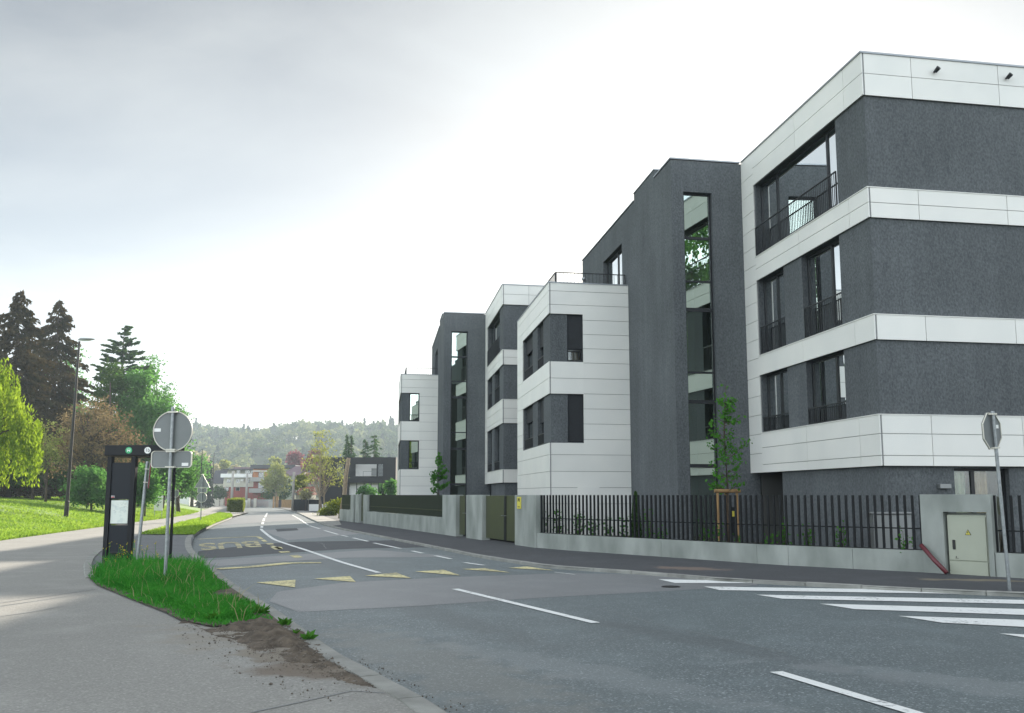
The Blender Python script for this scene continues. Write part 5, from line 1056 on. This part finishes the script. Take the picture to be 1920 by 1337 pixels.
X0, X1 = at(599, 880, Y).x, at(742, 880, Y).x; zt = at(670, 857.5, Y).z; zb = at(670, 905.5, Y).z; wx0, wx1 = at(666, 880, Y).x, at(706, 880, Y).x; wz1, wz0 = at(680, 870.5, Y).z, at(680, 893, Y).z
m = MB(lambda u, w, z: (u, Y + w, z)); wall_open(m, X0, X1, zb, zt, [(wx0, wx1, wz0, wz1)], .4); m.box(X0, X0 + .4, .402, 9, zb, zt); m.box(X1 - .4, X1, .402, 9, zb, zt); m.box(X0 + .4, wx0 - .06, .402, 9, zt - .3, zt - .05); m.box(wx1 + .06, X1 - .4, .402, 9, zt - .3, zt - .05); m.box(wx0 - .06, wx1 + .06, 2.72, 9, zt - .3, zt - .05); m.box(X0 + .4, X1 - .4, .402, 9, zb, zb + .3)
xl = at(653, 900, Y).x; m.box(X0, xl, .15, 8.8, G, zb - .004); m.build('wall', HM['black'], o)
m = MB(lambda u, w, z: (u, Y + w, z)); m.box(wx0 - .05, wx1 + .05, 2.6, 2.7, wz0 - .1, wz1 + .1); m.box(wx0 - .05, wx0, .402, 2.6, wz0 - .1, wz1 + .1); m.box(wx1, wx1 + .05, .402, 2.6, wz0 - .1, wz1 + .1); m.box(wx0, wx1, .402, 2.6, wz0 - .1, wz0); lg_ = m.build('loggia', HM['whitew'], o)
m = MB(lambda u, w, z: (u, Y + w, z)); m.box(wx0 + .9, wx1 - .1, .25, .28, wz0 + .55, wz0 + .6); m.box(wx0 + .9, wx0 + .95, .25, .28, wz0, wz0 + .55); m.box(wx0 + 1.6, wx1 - .1, 2.5, 2.58, wz0 + .1, wz0 + 1.0); m.build('balustrade', M['lampgrey'], lg_)
for (a_, c_) in ((632, 645), (709, 717.5)):
    m = MB(lambda u, w, z: (u, Y + w, z)); n = 5 if a_ < 650 else 4
    for i in range(n):
        u0 = at(a_ + (c_ - a_) * i / n, 880, Y).x
        for j in range(9): z = wz0 + (wz1 - wz0) * j / 9; m.box(u0 + .04, u0 + .13, -.03, -.003, z + (.05 if i % 2 else 0), z + .1 + (.05 if i % 2 else 0))
    m.build('perforated_screen', M['galv'], o)
m = MB(lambda u, w, z: (u, Y + w, z)); xr = at(708, 900, Y).x; m.box(xl + .02, xr, .9, 1.0, G, zb - .01); m.build('white_glazing', HM['whitew'], o)
m = MB(lambda u, w, z: (u, Y + w, z)); m.box(xr + .02, at(722, 900, Y).x, .9, 1.0, G, zb - .01); g0 = m.build('glass_front', M['mirror'], o)
m = MB(lambda u, w, z: (u, Y + w, z))
for x in (667, 681, 694, 707.6, 715, 721.5): u = at(x, 900, Y).x; m.box(u - .04, u + .04, .84, .897, G, zb - .02)
m.build('mullion', M['frame'], o); m = MB(lambda u, w, z: (u, Y + w, z)); m.box(at(722.3, 900, Y).x, at(736, 900, Y).x, .95, 6, G, zb - .01); m.build('white_wall', HM['whitew'], o)
Y = 212
o = empty('white_house', (0, 0, 0), 0, 'three storey white house with long balcony and red ground floor', 'house'); G = gz(Y) - .1
pbox('wall', 'h_cream', o, Y, 419, 475, 896, 913, 0, 9); pbox('ground_floor_wall', 'h_redr', o, Y, 421, 473, 913.2, 930, .5, 8.5, G); pbox('upper_wall', 'h_cream', o, Y, 424, 474, 879, 896, 1.2, 8); pbox('balcony', 'h_whitew', o, Y, 416.5, 475.5, 888.5, 895.5, -1.2, -.02)
r_ = pbox('roof', 'h_roofd', o, Y, 417, 476, 879.2, 881.5, -1.0, 10); pbox('upper_roof', 'h_roofp', o, Y, 433, 475, 875.5, 879, 2, 9); pbox('chimney', 'h_cream', r_, Y, 459, 466, 872, 876, 4, 5.2)
for x0, x1, y0, y1 in ((425.5, 432, 899, 905), (443, 449.5, 899, 905), (464, 468, 899, 905), (441, 447, 882, 888.3), (457, 466, 882, 888.3), (468, 473, 882, 888.3), (421, 427, 914, 920), (441, 448, 914, 920)):
    dd = -.06 if y0 > 890 and y0 < 910 else (1.13 if y0 < 890 else .43); w = pbox('window', 'h_whitew', o, Y, x0 - .4, x1 + .4, y0 - .4, y1 + .2, dd, dd + .05); pbox('pane', 'paneglass', w, Y, x0, x1, y0, y1, dd - .03, dd - .005)
ac = pbox('air_conditioner', 'h_whitew', o, Y, 452, 457.5, 898.5, 902.5, -.45, -.01); 
o = empty('orange_house', (0, 0, 0), 0, 'orange flat roofed house with grey balconies right of the white house', 'house'); Y = 208
pbox('roof', 'h_roofd', o, Y, 472, 556, 872, 878.6, -1.2, 10); pbox('wall', 'h_orange', o, Y, 474.5, 504, 879, 897, 0, 9); pbox('lower_wall', 'h_redr', o, Y, 474.5, 504, 897.2, 930, .1, 9, gz(Y) - .1); pbox('side_wall', 'h_grey', o, Y, 504.2, 553, 879, 930, .3, 9, gz(Y) - .1)
pbox('balcony', 'h_grey', o, Y, 472.5, 505, 895.2, 903, -1.5, -.01); pbox('balcony', 'h_grey', o, Y, 470, 503, 915.8, 924, -1.6, .05); pbox('fascia', 'h_whitew', o, Y, 477, 505, 882.6, 884.2, -.9, -.01)
for x0, x1, y0, y1, dd in ((485, 496, 886, 895, 0), (484, 496, 905.5, 915.5, .1), (510, 516, 886, 894, .3), (534, 538, 897, 908, .3)):
    w = pbox('window', 'frame', o, Y, x0 - .4, x1 + .4, y0 - .4, y1, dd - .06, dd - .01); pbox('pane', 'paneglass', w, Y, x0, x1, y0, y1 - .3, dd - .09, dd - .065)
o = empty('sage_house', (0, 0, 0), 0, 'sage green house with a purple grey hipped roof behind the golden tree', 'house'); Y = 196
pbox('wall', 'h_sage', o, Y, 527, 549, 891, 930, 0, 8, gz(Y) - .1); a = at(526, 892, Y); c = at(566, 892, Y); zr = at(550, 873, Y).z
m = MB(); m.add([(a.x, Y - .6, a.z), (c.x, Y - .6, a.z), (c.x, Y + 9, a.z), (a.x, Y + 9, a.z), (a.x + 2, Y + 4, zr), (c.x - 1, Y + 4, zr)], [(0, 1, 5, 4), (1, 2, 5), (2, 3, 4, 5), (3, 0, 4), (0, 3, 2, 1)]); r_ = m.build('roof', HM['roofp'], o); pbox('chimney', 'h_redr', r_, Y, 556, 559, 864, 880, 3.5, 4.1)
for x in (531, 540): w = pbox('window', 'h_whitew', o, Y, x, x + 5, 897, 909, -.06, -.01); pbox('pane', 'paneglass', w, Y, x + .4, x + 4.6, 897.5, 908.5, -.09, -.065)
o = empty('dark_roofed_house', (0, 0, 0), 0, 'house with a steep dark roof and skylight left of the white house', 'house'); Y = 222
a, c = at(393, 907, Y), at(417.5, 907, Y); zr = at(400, 881, Y).z; pbox('wall', 'h_cream', o, Y, 394, 419, 906, 930, .4, 7, gz(Y) - .1)
m = MB(); m.add([(a.x, Y, a.z), (c.x, Y, a.z), (c.x, Y + 4, zr), (a.x, Y + 4, zr), (a.x, Y + 8, a.z), (c.x, Y + 8, a.z)], [(0, 1, 2, 3), (3, 2, 5, 4), (0, 3, 4), (1, 5, 2), (0, 4, 5, 1)]); r_ = m.build('roof', HM['roofd'], o)
s_ = at(408, 890, Y + 2.2); m = MB(); m.add([(s_.x - .4, s_.y + .1, s_.z - .35), (s_.x + .4, s_.y + .1, s_.z - .35), (s_.x + .4, s_.y + .55, s_.z + .45), (s_.x - .4, s_.y + .55, s_.z + .45)], [(0, 1, 2, 3)]); 
o = empty('distant_house', (0, 0, 0), 0, 'small pale house behind the dark bush left of the triangular sign', 'house'); Y = 240; pbox('wall', 'h_whitew', o, Y, 338, 356, 908, 930, 0, 6, gz(Y) - .1); pbox('roof', 'h_roofd', o, Y, 336, 358, 903, 907.8, -.5, 7)
for x in (343, 349): pbox('window', 'frame', o, Y, x, x + 3, 914, 918, -.05, -.01)
o = empty('garden_shed', (0, 0, 0), 0, 'low shed with a red tiled roof left of the black house', 'shed'); Y = 132; pbox('wall', 'h_cream', o, Y, 553, 581, 927, 936, .4, 4, gz(Y) - .1); a, c = at(551, 928, Y), at(582, 928, Y); zr = at(560, 912, Y).z
m = MB(); m.add([(a.x, Y, a.z), (c.x, Y, a.z), (c.x, Y + 2.4, zr), (a.x + .6, Y + 2.4, zr), (a.x, Y + 4.8, a.z), (c.x, Y + 4.8, a.z)], [(0, 1, 2, 3), (3, 2, 5, 4), (0, 3, 4), (1, 5, 2), (0, 4, 5, 1)]); m.build('roof', HM['tile'], o)
# far boundary fences
def ffence(name, label, Y, pieces):
    o = empty(name, (0, 0, 0), 0, label, 'fence')
    for nm, mt, x0, x1, y0, d in pieces: pbox(nm, mt, o, Y, x0, x1, y0, 930, d, d + .25, gz(Y) - .2)
    return o
Y = 178
def fslats(par, Y, x0, x1, y0, mt, n):
    m = MB(); a, c = at(x0, y0, Y), at(x1, y0, Y); st = (c.x - a.x) / n
    for i in range(n): m.box(a.x + i * st, a.x + (i + .6) * st, Y + .1, Y + .16, gz(Y) + .05, a.z)
    return m.build('slat_panel', mt, par)
o = ffence('metal_gate', 'grey slatted metal gate between pale pillars at the road bend', 178, [('pillar', 'h_cream', 464.5, 469.5, 934.5, -.1), ('pillar', 'h_cream', 476, 481, 934.5, -.1), ('low_wall', 'h_whitew', 456, 464.3, 938, 0)]); fslats(o, 178, 469.8, 475.8, 936.5, M['galv'], 8); fslats(o, 178, 481.3, 511, 936.5, M['galv'], 34)
o = ffence('wooden_fence', 'brown timber fence panel right of the grey slatted gate', 172, [('post', 'wood', 511.5, 514, 931, 0), ('post', 'wood', 517, 522, 931, 0), ('dark_gate', 'h_roofd', 522.3, 527.3, 937.5, .1), ('board_panel', 'wood', 527.6, 546.5, 937, .05)])
o = ffence('black_fence', 'solid black fence left of the black house driveway', 122, [('board_panel', 'h_black', 551, 577, 936.5, .1), ('board_panel', 'h_black', 577.2, 620, 937, .4)])
wl_ = pbox('low_wall', 'h_whitew', None, 118, 578.5, 612, 945.5, 958, .2, .5, gz(118) - .2); tag(wl_, 'low white garden wall below the black fence', 'wall')
# ------------------------------------------------------------------ wooded hill
def hz(X, Y):
    t = np.clip((Y - 325) / 290, 0, 1); t = t * t * (3 - 2 * t); r = 38 + 2.5 * np.sin(X * .021 + 1.2) + 2.0 * np.sin(X * .047) - .008 * (X + 150); return -1.8 + t * r + .8 * np.sin(X * .09) * t
xs = np.linspace(-560, 330, 70); ys = np.linspace(318, 760, 40); X, Y_ = np.meshgrid(xs, ys); Z = hz(X, Y_); idx = np.arange(X.size).reshape(X.shape)
F = np.stack([idx[:-1, :-1], idx[:-1, 1:], idx[1:, 1:], idx[1:, :-1]], -1).reshape(-1, 4); o = link(bpy.data.objects.new('hill', mesh_np('hill', np.stack([X.ravel(), Y_.ravel(), Z.ravel()], 1), F, M['farland']))); o['kind'] = 'structure'
rg = np.random.default_rng(77); sets = {'hill': [], 'hillpale': [], 'hilldark': []}; n = 2500
tx = rg.uniform(-430, 190, n); ty = 322 + (rg.uniform(0, 1, n) ** .85) * 300
for x, y in zip(tx, ty):
    z0 = float(hz(x, y)); k = rg.uniform(); ty_ = 'hilldark' if k < .05 + .09 * max(0, math.sin(x * .05 + y * .02)) else ('hillpale' if k > .66 else 'hill')
    if ty_ == 'hilldark':
        h = rg.uniform(9, 12.5); m_ = 110; t = rg.uniform(0, 1, m_); a = rg.uniform(0, 6.28, m_); r = 3.0 * (1 - t) * np.sqrt(rg.uniform(.3, 1, m_)); sets[ty_].append(np.stack([x + r * np.cos(a), y + r * np.sin(a), z0 + 1 + t * h], 1))
    else:
        h = rg.uniform(6.5, 10.5); R_ = rg.uniform(3.2, 5.4); m_ = 130; d = unit(rg, m_); d[:, 2] = np.abs(d[:, 2]); lump = 1 + .22 * np.sin(d[:, 0] * 5 + x) * np.sin(d[:, 1] * 5 + y); sets[ty_].append(np.array([x, y, z0 + h * .45]) + d * np.array([R_, R_, h * .55]) * lump[:, None] * rg.uniform(.75, 1, m_)[:, None])
for k, v in sets.items():
    o = foliage('hill_woods', np.concatenate(v), 1.6, LM[k], rg, None, aspect=.8); tag(o, {'hill': 'hazy green broadleaf woods covering the distant hill', 'hillpale': 'pale fresh leaved treetops among the woods of the distant hill', 'hilldark': 'dark conifers mixed into the woods of the distant hill'}[k], 'woods', None, 'stuff')
# ------------------------------------------------------------------ haze
m = MB(); m.box(-1300, 1300, -1000, 1100, -6, 75); hm = bpy.data.materials.new('haze'); hm.use_nodes = True; t = hm.node_tree; t.nodes.clear(); v = t.nodes.new('ShaderNodeVolumePrincipled'); v.inputs['Color'].default_value = (.72, .87, 1, 1); v.inputs['Density'].default_value = HAZE_D = .0005; v.inputs['Anisotropy'].default_value = .25
oo = t.nodes.new('ShaderNodeOutputMaterial'); t.links.new(v.outputs[0], oo.inputs['Volume']); h = m.build('haze', hm); tag(h, 'pale morning haze in the air over the whole place', 'haze', None, 'stuff')
